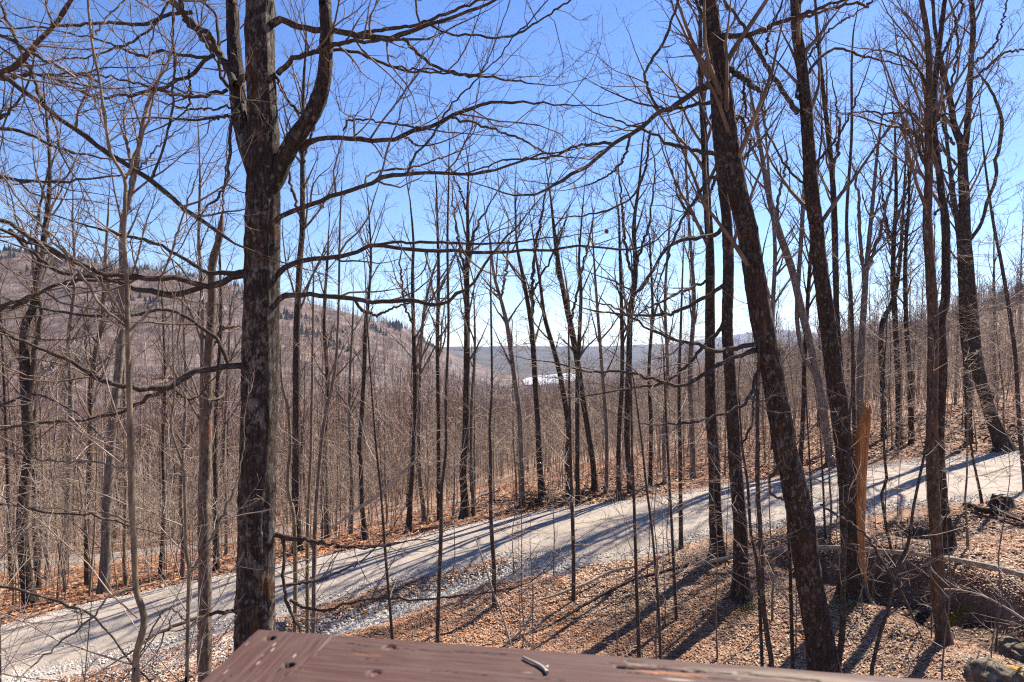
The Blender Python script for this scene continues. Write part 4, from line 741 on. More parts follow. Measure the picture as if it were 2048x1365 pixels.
tree('bare_tree', 'dark upright trunk in the wood right of the orange snag', 'tree', '1798,890,12 1796,760,11 1790,640,10 1786,520,9 1792,400,7 1790,270,4', mat='darkbark', flare=.3, limbs=[('1790,500,6 1770,430,5 1760,330,3', .4), ('1790,450,6 1815,380,5 1830,300,3', .4)])
tree('bare_tree', 'narrow dark trunk left of the crossing pair, beyond the road', 'tree', '1822,890,10 1820,760,9 1812,640,8 1810,520,7 1818,400,5 1815,300,3', mat='darkbark', flare=.3)
tree('pole_tree', 'straight slim trunk between the two big trunks left of the leaning one', 'tree', '1552,950,10 1550,800,10 1545,640,9 1550,500,8 1540,380,6 1530,250,4', mat='greybark', flare=.3)
tree('pole_tree', 'slim trunk right behind the leaning trunk, showing on its right at mid height', 'tree', '1600,935,10 1606,830,9 1610,700,9 1618,560,8 1628,420,6 1640,300,4', mat='darkbark', flare=.3)

# ------------------------------------------------------------------ the wood beyond: copies of a few grown trees
def proto(name, H, R0, spec, mat, tmat, seed, K=6, lean=.25):
    r = np.random.default_rng(seed); n = 9; z = np.linspace(0, H, n); off = np.cumsum(r.normal(0, lean * H / 90, (n, 2)), 0); off[0] = 0
    P = np.concatenate([off, z[:, None]], 1); R = R0 * (1 - .85 * (z / H) ** 1.1); Pt, Rt = resample(P, 24, R)
    P2 = Pt.copy(); P2[0, 2] -= .8
    tm = Tubes().add(P2, Rt * (1 + .5 * np.exp(-Pt[:, 2] / .2)), K).mesh('trunk', mat)
    tb = Tubes(); Q, W_ = resample(P, 20, R)
    par = [(Q, W_)]
    if r.random() < .5 and H > 8:   # a fork
        k = int(r.integers(8, 13)); d = nrm(np.array([r.normal(0, .35), r.normal(0, .35), 1.0])); s = Q[k] + np.cumsum(np.tile(d * H * (1 - k / 20) / 12 * .95, (12, 1)) + r.normal(0, .05, (12, 3)), 0)
        s = np.vstack([Q[k], s]); w = np.linspace(W_[k] * .75, .012, 13); tb.add(s, w, 5); par.append(resample(s, 20, w))
    for q, w in par: ramify(tb, q[None], w[None], spec, r)
    return tm, tb.mesh('crown', tmat), tb.ntri()
PR = [proto('w', random.uniform(11, 15.5), random.uniform(.06, .11), FOREST(.0058), ['greybark', 'darkbark', 'greybark', 'rustbark'][k % 4], ['fartwig', 'twig'][k % 2], 300 + k) for k in range(9)]
PS = [proto('s', random.uniform(5, 8), random.uniform(.022, .04), SPRAY(.0045) if k % 2 else SAPL(.005), 'pale', 'paletwig', 400 + k, K=5, lean=.5) for k in range(6)]
PN = [proto('n', random.uniform(3.5, 6), random.uniform(.012, .022), SPRAY(.0028) if k % 2 else SAPL(.0028), 'greybark', 'paletwig', 450 + k, K=5, lean=.7) for k in range(5)]
print('proto tris', [p[2] for p in PR], [p[2] for p in PS])
def plant(name, P, x, y, sc, label, cat, group, rz):
    z = gz(x, y); root = thing(name, label, cat, (x, y, z), group); root.rotation_euler = (random.gauss(0, .03), random.gauss(0, .03), rz); root.scale = (sc, sc, sc * random.uniform(.92, 1.08))
    for me, nm in ((P[0], 'trunk'), (P[1], 'crown')): obj(nm, me, root)
placed = []
def top_row_wood(px): return np.interp(px, [0, 300, 700, 860, 960, 1400, 1550, 1750, 2100], [540, 580, 640, 700, 785, 775, 600, 450, 350])
def top_row(px):   # the wood below the viewpoint lies lower where the valley opens
    return np.interp(px, [0, 300, 700, 860, 960, 1400, 1550, 1750, 2100], [560, 600, 640, 700, 785, 775, 700, 665, 585])
def fit(x, y, z, H, s, r, row=None):
    Y = np.maximum(y, 1); lim = (row or top_row)(x / Y * F + 1024) + r.uniform(-45, 45, np.shape(x)); zt = -(lim - HZ) / F * Y; return np.minimum(s, np.maximum((zt - z) / H, .0))
def scatter(n, ymin, ymax, azr, mind, r, rdmin=.6, side=1):
    out = []; tries = 0
    while len(out) < n and tries < n * 60:
        tries += 1; a = math.radians(r.uniform(*azr)); R_ = math.sqrt(r.uniform(ymin ** 2, ymax ** 2)); x, y = math.sin(a) * R_, math.cos(a) * R_
        p = np.array([[x, y]])
        if side and dist_line(p, CL)[2][0] * side < 0: continue
        if road_d(p)[0] < rdmin or dist_line(p, low_road[0][:, :2])[0][0] < 2.6: continue
        if any((x - u) ** 2 + (y - v) ** 2 < mind ** 2 for u, v in placed): continue
        placed.append((x, y)); out.append((x, y))
    return out
rr = np.random.default_rng(77)
GL = 'bare trees packed in the wood beyond the road'
HT = [max(v.co.z for v in p[0].vertices) for p in PR]
cand = [(x, y) for (x, y) in scatter(170, 31, 80, (-42, 42), 1.6, rr, 5.5) if vnoise(np.array([[x, y]]), 9, 77)[0] > .33]
cand = [(x, y, k, float(fit(x, y, gz(x, y), HT[k], random.uniform(.75, 1.15), rr, top_row_wood))) for (x, y) in cand for k in [random.randrange(len(PR))]]
for (x, y, k, sc_) in [c for c in cand if c[3] > .42]: plant('wood_tree', PR[k], x, y, sc_, 'slender bare tree among many alike in the sunlit wood beyond the gravel road', 'tree', GL, random.uniform(0, 6.28))
GS = 'young pale saplings under the trees beyond the road'
for (x, y) in scatter(110, 23, 48, (-42, 42), .8, rr, 1.6): plant('wood_sapling', random.choice(PS), x, y, random.uniform(.7, 1.2), 'thin pale sapling among many alike under the trees beyond the road', 'sapling', GS, random.uniform(0, 6.28))
GB = 'pale-twigged beeches around the right-hand part of the road'
for (x, y) in scatter(34, 24, 44, (10, 43), .9, rr, .5): plant('beech_sapling', PS[random.choice((1, 3, 5))], x, y, random.uniform(.8, 1.25), 'young beech with level sprays of pale twigs beyond the right-hand half of the road', 'sapling', GB, random.uniform(0, 6.28))
for (x, y) in scatter(9, 14, 20, (20, 40), 1.2, rr, .3, -1): plant('beech_sapling', PS[random.choice((1, 5))], x, y, random.uniform(.6, .9), 'young beech with level pale sprays on the near side of the road at right', 'sapling', 'pale-twigged beeches near the gully', random.uniform(0, 6.28))
GR = 'twiggy whips in the leaves below the road'
for (x, y) in scatter(26, 11.5, 21, (-6, 40), .8, rr, .3, -1): plant('whip_sapling', random.choice(PN), x, y, random.uniform(.6, 1.1), 'knee to head high twiggy whip growing in the dry leaves between rail and road', 'sapling', GR, random.uniform(0, 6.28))
# pale brush hanging in from the left, close to the camera
for (x, y, s, lab) in ((-5.2, 6.0, .95, 'pale twiggy sapling close by at the lower left edge of the frame'), (-3.9, 7.4, .8, 'fine pale brush left of the kinked sapling, over the lower road end'), (-6.6, 8.8, 1.0, 'pale twiggy sapling behind the lower left brush'), (-3.6, 5.2, .9, 'pale brush spreading twigs over the near road, in front of the kinked sapling'), (-5.9, 7.6, 1.15, 'tallest pale twiggy whip at the left frame edge')):
    plant('brush_sapling', PN[1] if s < .9 else PN[3], x, y, s, lab, 'sapling', None, random.uniform(0, 6.28))

# far-off wood as one mass: instanced on points over the valley and the hills (nobody could count it)
def far_proto(name, H, R0, spec, seed, mat='fartwig', trunkmat='greybark'):
    r = np.random.default_rng(seed); n = 6; z = np.linspace(0, H, n); off = np.cumsum(r.normal(0, .12, (n, 2)), 0); off[0] = 0
    P = np.concatenate([off, z[:, None]], 1); R = R0 * (1 - .8 * z / H); tb = Tubes(); tb.add(P, R, 4); Q, W_ = resample(P, 12, R); ramify(tb, Q[None], W_[None], spec, r)
    me = tb.mesh(name, mat); return bpy.data.objects.new(name, me)
spA = [(1.1, .30, 1, (22, 50), (.18, .32), 1.5, 5, .55, .06, .02, 5, 3, .10, .07, 0), (1.5, .2, 1, (28, 55), (.3, .5), .8, 2.2, .5, .03, .012, 3, 3, .14, .06, 0), (2.0, .2, 1, (28, 55), (.3, .6), .5, 1.1, .6, .02, .010, 3, 3, .14, .05, 0)]
spB = [(.8, .25, 1, (22, 50), (.2, .35), 2, 6, .6, .12, .06, 3, 3, .10, .07, 0), (1.0, .2, 1, (28, 55), (.35, .6), 1.0, 3.0, .6, .08, .045, 3, 3, .14, .06, 0)]
FA = [far_proto('far_tree', random.uniform(10, 14), .085, spA, 500 + k, ['fartwig', 'hilldark', 'hillpale', 'fartwig', 'hilldark'][k]) for k in range(5)]
FB = [far_proto('hill_tree', random.uniform(11, 15), .2, spB, 520 + k, ['fartwig', 'hilldark', 'hillpale', 'fartwig', 'hilldark', 'fartwig'][k]) for k in range(6)]
def evergreen(seed):
    r = np.random.default_rng(seed); tb = Tubes(); H = 13; tb.add(np.array([[0, 0, 0], [0, 0, H]], float), np.array([.18, .03]), 5)
    for k in range(60):
        z = H * (.12 + .86 * (k / 60)); L = (H - z) * .28 + .35; a = r.uniform(0, 6.28)
        for da in (0, 2.1, 4.2):
            e = np.array([math.cos(a + da), math.sin(a + da), -.25]); tb.add(np.array([[0, 0, z], e * L * .6 + [0, 0, z], e * L + [0, 0, z + .1 * L]]), np.array([.22, .26, .04]) * (L / 2 + .3), 3)
    return bpy.data.objects.new('evergreen', tb.mesh('evergreen', 'conifer'))
FU = [bpy.data.objects.new('undergrowth_whip', Tubes().mesh('x', 'paletwig')) if False else None for k in range(0)]
FC = [evergreen(600 + k) for k in range(2)]
def gn_wood(name, label, pts, rots, scs, protos):
    me = bpy.data.meshes.new(name); me.vertices.add(len(pts)); me.vertices.foreach_set('co', np.asarray(pts, np.float32).ravel()); me.update()
    a = me.attributes.new('rot', 'FLOAT_VECTOR', 'POINT'); a.data.foreach_set('vector', np.asarray(rots, np.float32).ravel())
    a = me.attributes.new('scl', 'FLOAT', 'POINT'); a.data.foreach_set('value', np.asarray(scs, np.float32))
    a = me.attributes.new('pick', 'INT', 'POINT'); a.data.foreach_set('value', np.random.default_rng(1).integers(0, len(protos), len(pts)).astype(np.int32))
    o = obj(name, me); g = bpy.data.node_groups.new(name, 'GeometryNodeTree')
    g.interface.new_socket('Geometry', in_out='INPUT', socket_type='NodeSocketGeometry'); g.interface.new_socket('Geometry', in_out='OUTPUT', socket_type='NodeSocketGeometry')
    N = g.nodes; gi = N.new('NodeGroupInput'); go = N.new('NodeGroupOutput'); m2p = N.new('GeometryNodeMeshToPoints'); ip = N.new('GeometryNodeInstanceOnPoints'); jg = N.new('GeometryNodeJoinGeometry')
    for p in reversed(protos):
        oi = N.new('GeometryNodeObjectInfo'); oi.inputs['Object'].default_value = p; oi.inputs['As Instance'].default_value = True; g.links.new(oi.outputs['Geometry'], jg.inputs[0])
    def att(nm, dt):
        n = N.new('GeometryNodeInputNamedAttribute'); n.data_type = dt; n.inputs['Name'].default_value = nm; return n.outputs['Attribute']
    ip.inputs['Pick Instance'].default_value = True
    e2r = N.new('FunctionNodeEulerToRotation'); g.links.new(att('rot', 'FLOAT_VECTOR'), e2r.inputs[0])
    g.links.new(gi.outputs[0], m2p.inputs[0]); g.links.new(m2p.outputs[0], ip.inputs['Points']); g.links.new(jg.outputs[0], ip.inputs['Instance'])
    g.links.new(att('pick', 'INT'), ip.inputs['Instance Index']); g.links.new(e2r.outputs[0], ip.inputs['Rotation']); g.links.new(att('scl', 'FLOAT'), ip.inputs['Scale'])
    g.links.new(ip.outputs[0], go.inputs[0]); md = o.modifiers.new('wood', 'NODES'); md.node_group = g
    return tag(o, label, kind='stuff')
def far_points(n, r0, r1, azr, r, powr=1.0):
    a = np.radians(r.uniform(azr[0], azr[1], n)); R_ = (r.uniform(r0 ** powr, r1 ** powr, n)) ** (1 / powr); X = np.sin(a) * R_; Y = np.cos(a) * R_
    P = np.stack([X, Y], 1); k = (dist_line(P, low_road[0][:, :2])[0] > 3.5) & (road_d(P) > 1)
    c = lake_xy.mean(0); k &= ~((np.abs(X - c[0]) < 200) & (Y > 1100) & (Y < 1850) & (R_ > 600))
    X, Y = X[k], Y[k]; Z = ground(X, Y); n = len(X)
    return np.stack([X, Y, Z], 1), np.stack([r.normal(0, .05, n), r.normal(0, .05, n), r.uniform(0, 6.28, n)], 1)
r = np.random.default_rng(55)
FU = [far_proto('brush', random.uniform(3, 6.5), .02, [(2.6, .1, 1, (30, 70), (.2, .45), .5, 2.2, .6, .012, .006, 5, 3, .12, .05, .3), (3.2, .15, 1, (30, 60), (.3, .6), .3, .9, .6, .008, .005, 3, 3, .14, .04, .3)], 540 + k, 'paletwig') for k in range(5)]
P, Rr = far_points(2600, 26, 80, (-44, 46), r, 1.6); k = dist_line(P[:, :2], CL)[2] > 0; gn_wood('undergrowth', 'tangle of pale leafless undergrowth beneath the trees beyond the road', P[k], Rr[k], r.uniform(.5, 1.2, k.sum()), FU)
P, Rr = far_points(7000, 46, 260, (-44, 46), r, 1.4); sc_ = fit(P[:, 0], P[:, 1], P[:, 2], 14, r.uniform(.65, 1.15, len(P)), r); k = sc_ > .3
gn_wood('distant_wood', 'bare wood filling the valley slope beyond the nearer trees', P[k], Rr[k], sc_[k], FA)
P, Rr = far_points(26000, 230, 1250, (-44, 46), r, 1.25)
w = vnoise(P[:, :2], 60, 31); hz = vnoise(P[:, :2], 22, 33); pxs = P[:, 0] / P[:, 1] * F + 1024; rid = (P[:, 2] > (-20)) & (P[:, 1] > 700)
ev = ((w > .84) & (hz > .55)) | (rid & (hz > .52) & (vnoise(P[:, :2], 110, 35) > .42) & (P[:, 2] > 20 - (pxs - 500) * .09))
gn_wood('hillside_wood', 'leafless brownish wood covering the far hillsides', P[~ev], Rr[~ev], r.uniform(.65, 1.1, (~ev).sum()), FB)
gn_wood('distant_evergreens', 'dark evergreens dotted over the far ridge and slopes', P[ev], Rr[ev], r.uniform(.35, .75, ev.sum()), FC)

# ------------------------------------------------------------------ logs, poles, stump, rocks, brush
def log(name, label, cat, s, mat, Ys=None, lift=.08, K=10, twigs=0, lifts=None):
    rows = [[float(v) for v in p.split(',')] for p in s.split()]; pts, ws = [], []
    for q, a in enumerate(rows):
        c = cast(a[0], a[1]); l = lifts[q] if lifts else lift
        Y = c[1] * (1 - l / max(.5, -c[2])) if Ys is None else Ys[q]
        pts.append(px2w(a[0], a[1], Y)); ws.append(a[2] / 2 / F * Y)
    P, R = resample(np.array(pts), 40, np.array(ws)); rg = np.random.default_rng(len(s)); P[:, 2] += np.interp(range(40), range(0, 40, 5), rg.normal(0, .012, 8)); R = R * (1 + rg.normal(0, .05, 40))
    root = thing(name, label, cat, P[0]); obj('pole' if 'pole' in name else 'wood', Tubes().add(P, R, K).mesh('wood', mat, P[0]), root)
    if twigs:
        tb = Tubes(); q, w = resample(P, 14, R); ramify(tb, q[None], w[None], [(twigs, .3, 1, (30, 60), (.2, .4), .2, 1.2, .5, .012, .003, 5, 4, .12, .03, .4), (2.5, .2, 1, (30, 60), (.3, .5), .15, .5, .6, .006, .0025, 4, 3, .12, .03, .3)], rg)
        if tb.b: obj('branches', tb.mesh('branches', 'paletwig', P[0]), root)
    return root
log('fallen_pole', 'long pale fallen pole spanning the dark gully at right', 'log', '1348,1137,6 1464,1114,7 1574,1097,9 1690,1096,9 1775,1106,9 1861,1113,10 1963,1131,11 2048,1152,12 2120,1172,13', 'deadwood', lifts=[.1, .2, .3, .4, .5, .5, .45, .3, .15])
log('fallen_branch', 'long thin fallen branch running downhill from the pole to the rail', 'branch', '1385,1128,6 1320,1146,6 1261,1162,6 1175,1207,6 1120,1240,5 1056,1268,4', 'darkbark', lift=.22, twigs=1.5)
log('fallen_branch', 'short curved fallen branch lying above the long thin one', 'branch', '1268,1133,5 1215,1148,6 1158,1172,6 1110,1190,5 1073,1200,4', 'deadwood', lift=.1, twigs=1.0)
log('fallen_log', 'mossy log lying beside the stump near the road at far right', 'log', '1929,1010,9 1965,1019,11 1997,1026,12 2048,1040,13 2110,1055,13', 'darkbark', lift=.08)
log('fallen_log', 'narrow log lying along the far road edge left of centre', 'log', '758,1072,5 820,1063,6 885,1053,6 988,1029,6 1039,1012,5', 'greybark', lift=.1, twigs=.8)
log('fallen_log', 'dark log at the far road edge near the great maple', 'log', '640,1098,6 680,1094,7 740,1094,7 800,1086,5', 'darkbark', lift=.1)
log('leaning_branch', 'pale bent dead branch hung up in front of the wood left of centre', 'branch', '660,1058,5 720,1015,7 782,971,8 800,950,6 827,926,5 845,905,3', 'paletwig', Ys=[18.5, 18.3, 18.2, 18.1, 18, 18], twigs=1.2)
log('broken_stick', 'pale broken stick poking up from the leaves behind the rail at centre', 'branch', '1010,1290,5 1040,1262,5 1062,1230,4 1068,1185,3', 'deadwood', Ys=[13.2, 13.3, 13.4, 13.5], twigs=1.5)
log('broken_stick', 'thin pale stick leaning left above the rail at centre', 'branch', '1022,1290,4 1005,1235,4 985,1180,4 965,1120,3 950,1075,2', 'deadwood', Ys=[12.8, 13, 13.2, 13.4, 13.6])
# brush heap with pale arching twigs in the gully
c = cast(2050, 1240); root = thing('brush_heap', 'pale arching twigs of a fallen branch in the dark gully at lower right', 'brush', c)
tb = Tubes(); q, w = line('2110,1285,6 2048,1240,5 2010,1215,4 1960,1190,3 1900,1178,2.5 1860,1185,2', c[1] - .6, .3, 14); tb.add(q, w, 6)
ramify(tb, q[None], w[None], [(6, .1, .95, (15, 45), (.3, .6), .5, 1.2, .6, .008, .003, 8, 4, .08, -.04, .3), (3, .2, 1, (20, 45), (.3, .6), .2, .6, .6, .005, .0025, 5, 3, .1, .0, .3)], np.random.default_rng(9))
obj('twigs', tb.mesh('twigs', 'paletwig', c), root)
# root-torn bank with dark brush at the far road edge
for px_, py_, lab in ((1060, 1012, 'dark tangle of dead brush on the far road bank, left clump'), (1135, 1000, 'dark tangle of dead brush on the far road bank, right clump')):
    c = cast(px_, py_); root = thing('brush_pile', lab, 'brush', c); rg = np.random.default_rng(px_); n = 90
    st = c + np.stack([rg.normal(0, .9, n), rg.normal(.2, .35, n), rg.uniform(0, .25, n)], 1); P, R = grow(st, rg.normal(0, 1, (n, 3)) * [1, .5, .35], rg.uniform(.5, 1.4, n), rg.uniform(.008, .02, n), .004, 6, .15, -.03, rg)
    obj('sticks', Tubes().add(P, R, 4).mesh('sticks', 'darkbark', c), root)
# stump
c = cast(2004, 1014); root = thing('tree_stump', 'low dark cut stump by the road at far right', 'stump', c); h = .32
P = np.array([c + [0, 0, -.1], c + [0, 0, .05], c + [0, 0, .2], c + [0.01, 0, h]]); V, Fq = displaced_trunk(resample(P, 16), np.linspace(.30, .23, 16), 24, 3.1, .01, .5, .12); obj('stump_side', mesh_from('stump_side', V - c, Fq, 'darkbark'), root)
a = np.linspace(0, 2 * math.pi, 24, endpoint=False); V = np.stack([np.cos(a) * .235, np.sin(a) * .235, np.full(24, h - .004)], 1); obj('cut_face', mesh_from('cut_face', np.vstack([V, [[0, 0, h + .005]]]), [np.array([[k, (k + 1) % 24, 24] for k in range(24)])], 'deadwood', False), root)
# boulders
m, t, b = new_mat('mossy_rock'); b.inputs['Roughness'].default_value = .9; v = coords(t)
n1 = noise_n(t, v, 7, 7, .7); c_ = ramp(t, n1, [(.35, (.05, .04, .028)), (.55, (.14, .115, .08)), (.7, (.28, .24, .18))])
geo = t.nodes.new('ShaderNodeNewGeometry'); sx = t.nodes.new('ShaderNodeSeparateXYZ'); t.links.new(geo.outputs['Normal'], sx.inputs[0])
c_ = mix(t, mix(t, 1.0, ramp(t, sx.outputs[2], [(.45, G(0)), (.8, G(1))]), ramp(t, noise_n(t, v, 3, 4, .6), [(.52, G(0)), (.62, G(.6))]), 'MULTIPLY'), c_, (.17, .135, .05)); t.links.new(c_, b.inputs['Base Color']); bump(t, b, n1, .9, .03); M['rock'] = m
def boulder(label, px_, py_, s, seed, moss=None):
    c = cast(px_, py_); import bmesh
    bm = bmesh.new(); bmesh.ops.create_icosphere(bm, subdivisions=5, radius=1)
    for v_ in bm.verts:
        p = v_.co.copy(); f = 1 + .28 * mn.noise(p * 1.1 + Vector((seed, 0, 0))) + .14 * mn.fractal(p * 2.6 + Vector((0, seed, 0)), .75, 2.1, 6)
        g = max(abs(p.x) * .9, abs(p.y) * .95, abs(p.z)) ; f = f * (0.72 + .28 / max(g, .5) * .8)
        v_.co = Vector((p.x * s[0] * f, p.y * s[1] * f, p.z * s[2] * f))
    me = bpy.data.meshes.new('rock'); bm.to_mesh(me); bm.free(); me.materials.append(M['rock'])
    for p in me.polygons: p.use_smooth = True
    root = thing('boulder', label, 'boulder', c); o = obj('rock', me, root, (0, 0, s[2] * .35))
    if moss:
        tb = bmesh.new(); bmesh.ops.create_icosphere(tb, subdivisions=4, radius=1)
        for v_ in tb.verts:
            p = v_.co.copy(); f = 1 + .25 * mn.fractal(p * 2.2, .8, 2, 4); v_.co = Vector((p.x * moss[3] * f, p.y * moss[3] * .8 * f, p.z * moss[3] * .28 * f))
        me = bpy.data.meshes.new('moss_patch'); tb.to_mesh(me); tb.free(); me.materials.append(M['ochre'])
        for p in me.polygons: p.use_smooth = True
        o = obj('moss_patch', me, root, moss[:3])
M['ochre'] = plain('ochre_moss', (.20, .10, .012), (.38, .22, .03), 14)
boulder('larger mossy boulder with pale top at the lower right edge', 2040, 1322, (.36, .34, .26), 2.0)
boulder('front boulder with an ochre moss patch in the bottom right corner', 1990, 1372, (.36, .34, .27), 6.0, (.19, -.10, .30, .12))
# moss tufts in the leaves
for px_, py_, lab, s in ((1500, 1218, 'bright green-yellow moss tuft near the big trunk shadows', .22), (1912, 1236, 'small yellow moss tuft in front of the gully', .12), (1690, 1210, 'moss cushion at the foot of the snag tree', .22)):
    c = cast(px_, py_); rg = np.random.default_rng(px_); n = 500; st = c + np.stack([rg.normal(0, s, n), rg.normal(0, s * .6, n), np.zeros(n)], 1); st[:, 2] = ground(st[:, 0], st[:, 1])
    P, R = grow(st, rg.normal(0, .5, (n, 3)) + [0, 0, 1], rg.uniform(.02, .06, n), np.full(n, .008), .003, 3, .2, 0, rg); o = obj('moss_tuft', Tubes().add(P, R, 3).mesh('moss_tuft', 'moss')); tag(o, lab, kind='stuff')
# one red leaf still hanging
c = px2w(1213, 463, 10.5); a = np.array([(-.05, 0, 0), (0, .01, .05), (.05, 0, .01), (.03, .015, -.05), (-.03, .01, -.045), (0, -.01, 0)]); o = obj('red_leaf', mesh_from('red_leaf', a * 0.75, [np.array([[0, 1, 5], [1, 2, 5], [2, 3, 5], [3, 4, 5], [4, 0, 5]])], plain('red_leaf', (.28, .015, .02), (.35, .03, .03)), False), loc=c); tag(o, 'single red leaf caught in the bare twigs above the lake view', 'leaf')

# ------------------------------------------------------------------ deck rail in the foreground
RH = -0.40
def rp(px_, py_): return px2w(px_, py_, F * -RH / (py_ - HZ))
m, t, b = new_mat('weathered_red_paint'); b.inputs['Roughness'].default_value = .62; v = coords(t, (2.6, 70, 70))
g1 = noise_n(t, v, 2.2, 8, .72, .25); v2 = coords(t, (6, 9, 9)); g2 = noise_n(t, v2, 1.6, 5, .6)
c_ = ramp(t, g1, [(.3, (.042, .019, .014)), (.5, (.068, .032, .025)), (.7, (.105, .060, .047))])
c_ = mix(t, ramp(t, g2, [(.50, G(0)), (.66, G(.55))]), c_, (.085, .053, .040))
at = t.nodes.new('ShaderNodeAttribute'); at.attribute_name = 'Col'; sp = t.nodes.new('ShaderNodeSeparateColor'); t.links.new(at.outputs['Color'], sp.inputs[0])
c_ = mix(t, sp.outputs[0], c_, (.30, .115, .045)); c_ = mix(t, sp.outputs[1], c_, (.012, .009, .008)); c_ = mix(t, sp.outputs[2], c_, (.36, .30, .22))
t.links.new(c_, b.inputs['Base Color']); bump(t, b, g1, .5, .002); M['rail'] = m
def board(root, origin, ux, length, width, skew0, skew1, feats, thick=.038, du=.0022):
    """top face as a fine sheet with real holes, cracks and worn arrises; ux = unit vector along the grain, v points away from the viewer"""
    uy = np.array([-ux[1], ux[0], 0]); nu, nv = int(length / du), int(width / du)
    U, Vv = np.meshgrid(np.linspace(0, length, nu), np.linspace(-width, 0, nv), indexing='ij'); U2 = U + (skew0 * Vv) * (1 - U / length) + (skew1 * Vv) * (U / length)
    Z = np.zeros_like(U); C = np.zeros(U.shape + (3,)); e = .006
    dd = np.minimum(np.minimum(-Vv, Vv + width), np.minimum(U, length - U)); Z -= np.where(dd < e, (1 - np.sqrt(np.clip(1 - (1 - dd / e) ** 2, 0, 1))) * e * .8, 0)
    Pn = np.stack([U2.ravel(), Vv.ravel() * 8], 1); Z += ((vnoise(Pn, .05, 41) - .5) * .0010 + (vnoise(Pn, .02, 42) - .5) * .0006).reshape(Z.shape)
    for f in feats:
        if f[0] == 'hole':
            d = np.hypot(U2 - f[1], Vv - f[2]); k = np.clip((f[3] - d) / .0012, 0, 1); Z -= k * f[4]; C[:, :, 1] = np.maximum(C[:, :, 1], k * f[5])
        if f[0] == 'crack':
            P = np.array(f[1]); y = np.interp(U2, P[:, 0], P[:, 1]) + (vnoise(np.stack([U2.ravel(), np.zeros(U2.size)], 1), .012, 43).reshape(Z.shape) - .5) * .0025
            inn = (U2 > P[0, 0]) & (U2 < P[-1, 0]); wv = f[2] * (.4 + .9 * vnoise(np.stack([U2.ravel(), np.ones(U2.size)], 1), .03, 44).reshape(Z.shape)); k = np.clip(1 - np.abs(Vv - y) / wv, 0, 1) * inn
            Z -= k * f[3]; C[:, :, 1] = np.maximum(C[:, :, 1], np.clip(k * 1.5, 0, 1) * .9)
        if f[0] == 'worn':
            d = ((U2 - f[1]) / f[3]) ** 2 + ((Vv - f[2]) / f[4]) ** 2; k = np.clip(1.3 - d, 0, 1) * (.35 + .65 * vnoise(np.stack([U2.ravel(), Vv.ravel() * 7], 1), .012, 45).reshape(Z.shape)); C[:, :, f[5]] = np.maximum(C[:, :, f[5]], np.clip(k, 0, 1) * f[6])
    X = U2 * 1.0; V3 = np.stack([X, Vv, Z], 2).reshape(-1, 3)
    i = np.arange(nu - 1)[:, None] * nv; j = np.arange(nv - 1)[None]; Fq = np.stack([i + j, i + nv + j, i + nv + j + 1, i + j + 1], -1).reshape(-1, 4)
    # skirt and underside
    per = np.concatenate([np.arange(nv), np.arange(1, nu) * nv + nv - 1, (nu - 1) * nv + np.arange(nv - 2, -1, -1), np.arange(nu - 2, 0, -1) * nv]); n0 = len(V3); low = V3[per].copy(); low[:, 2] = -thick
    k = np.arange(len(per)); k2 = (k + 1) % len(per); Fs = np.stack([per[k], per[k2], n0 + k2, n0 + k], 1); cor = n0 + np.array([0, nv - 1, nv + nu - 2, 2 * nv + nu - 3])
    Vall = np.vstack([V3, low]); cols = np.vstack([C.reshape(-1, 3), np.zeros((len(low), 3))])
    me = mesh_from('board', Vall, [Fq, Fs, cor[None]], 'rail', True, cols=cols); o = obj('board', me, root); o.location = Vector(origin) - root.location; o.rotation_euler = (0, 0, math.atan2(ux[1], ux[0])); return o, uy
cr = rp(515, 1257); jt = rp(672, 1268); fr = rp(1895, 1359)
root = thing('deck_rail', 'weathered reddish brown deck rail cap with a butt joint, across the bottom of the frame', 'deck rail', cr)
ux = nrm((fr - jt) * [1, 1, 0]); dn = nrm((rp(398, 1363) - cr) * [1, 1, 0])           # along the main board; along the end board towards the viewer
uyv = np.array([-ux[1], ux[0], 0]); sk = float((dn @ ux) / abs(dn @ uyv))
def loc2(px_, py_, o, u):
    d = rp(px_, py_) - o; return float(d @ u), float(d @ np.array([-u[1], u[0], 0]))
def F2(px_, py_): return loc2(px_, py_, jt + ux * .0015, ux)
h1, h2 = F2(778, 1295), F2(748, 1346)
feats = [('hole', *h1, .0085, .0045, .95), ('hole', *h2, .0085, .0042, .9), ('crack', [F2(680, 1285), F2(730, 1293), F2(800, 1298), F2(900, 1304), F2(1010, 1310)], .0014, .003),
  ('crack', [F2(700, 1300), F2(745, 1312)], .0016, .002), ('crack', [F2(720, 1316), F2(760, 1322)], .0012, .002), ('worn', *F2(735, 1310), .022, .004, 0, .35), ('crack', [F2(860, 1341), F2(1000, 1352), F2(1130, 1362)], .0009, .0015),
  ('crack', [F2(1230, 1334), F2(1290, 1338), F2(1400, 1343), F2(1500, 1349), F2(1640, 1363)], .0030, .008), ('crack', [F2(1240, 1344), F2(1300, 1348), F2(1420, 1356), F2(1500, 1362)], .0014, .004), ('crack', [F2(1200, 1325), F2(1330, 1335), F2(1500, 1346)], .0010, .003),
  ('worn', *F2(1340, 1347), .05, .0045, 0, 1.0), ('worn', *F2(1480, 1347), .03, .003, 2, .6), ('worn', *F2(1280, 1328), .02, .005, 2, .45), ('worn', *F2(1356, 1360), .02, .003, 2, .8), ('worn', *F2(1055, 1346), .008, .002, 2, .5), ('crack', [F2(1250, 1322), F2(1300, 1329)], .0022, .003),
  ('worn', *F2(668, 1272), .006, .03, 2, .3), ('worn', *F2(1560, 1352), .12, .012, 2, .35)]
o, _ = board(root, jt + ux * .0015, ux, 1.6, .145, sk, 0, feats)
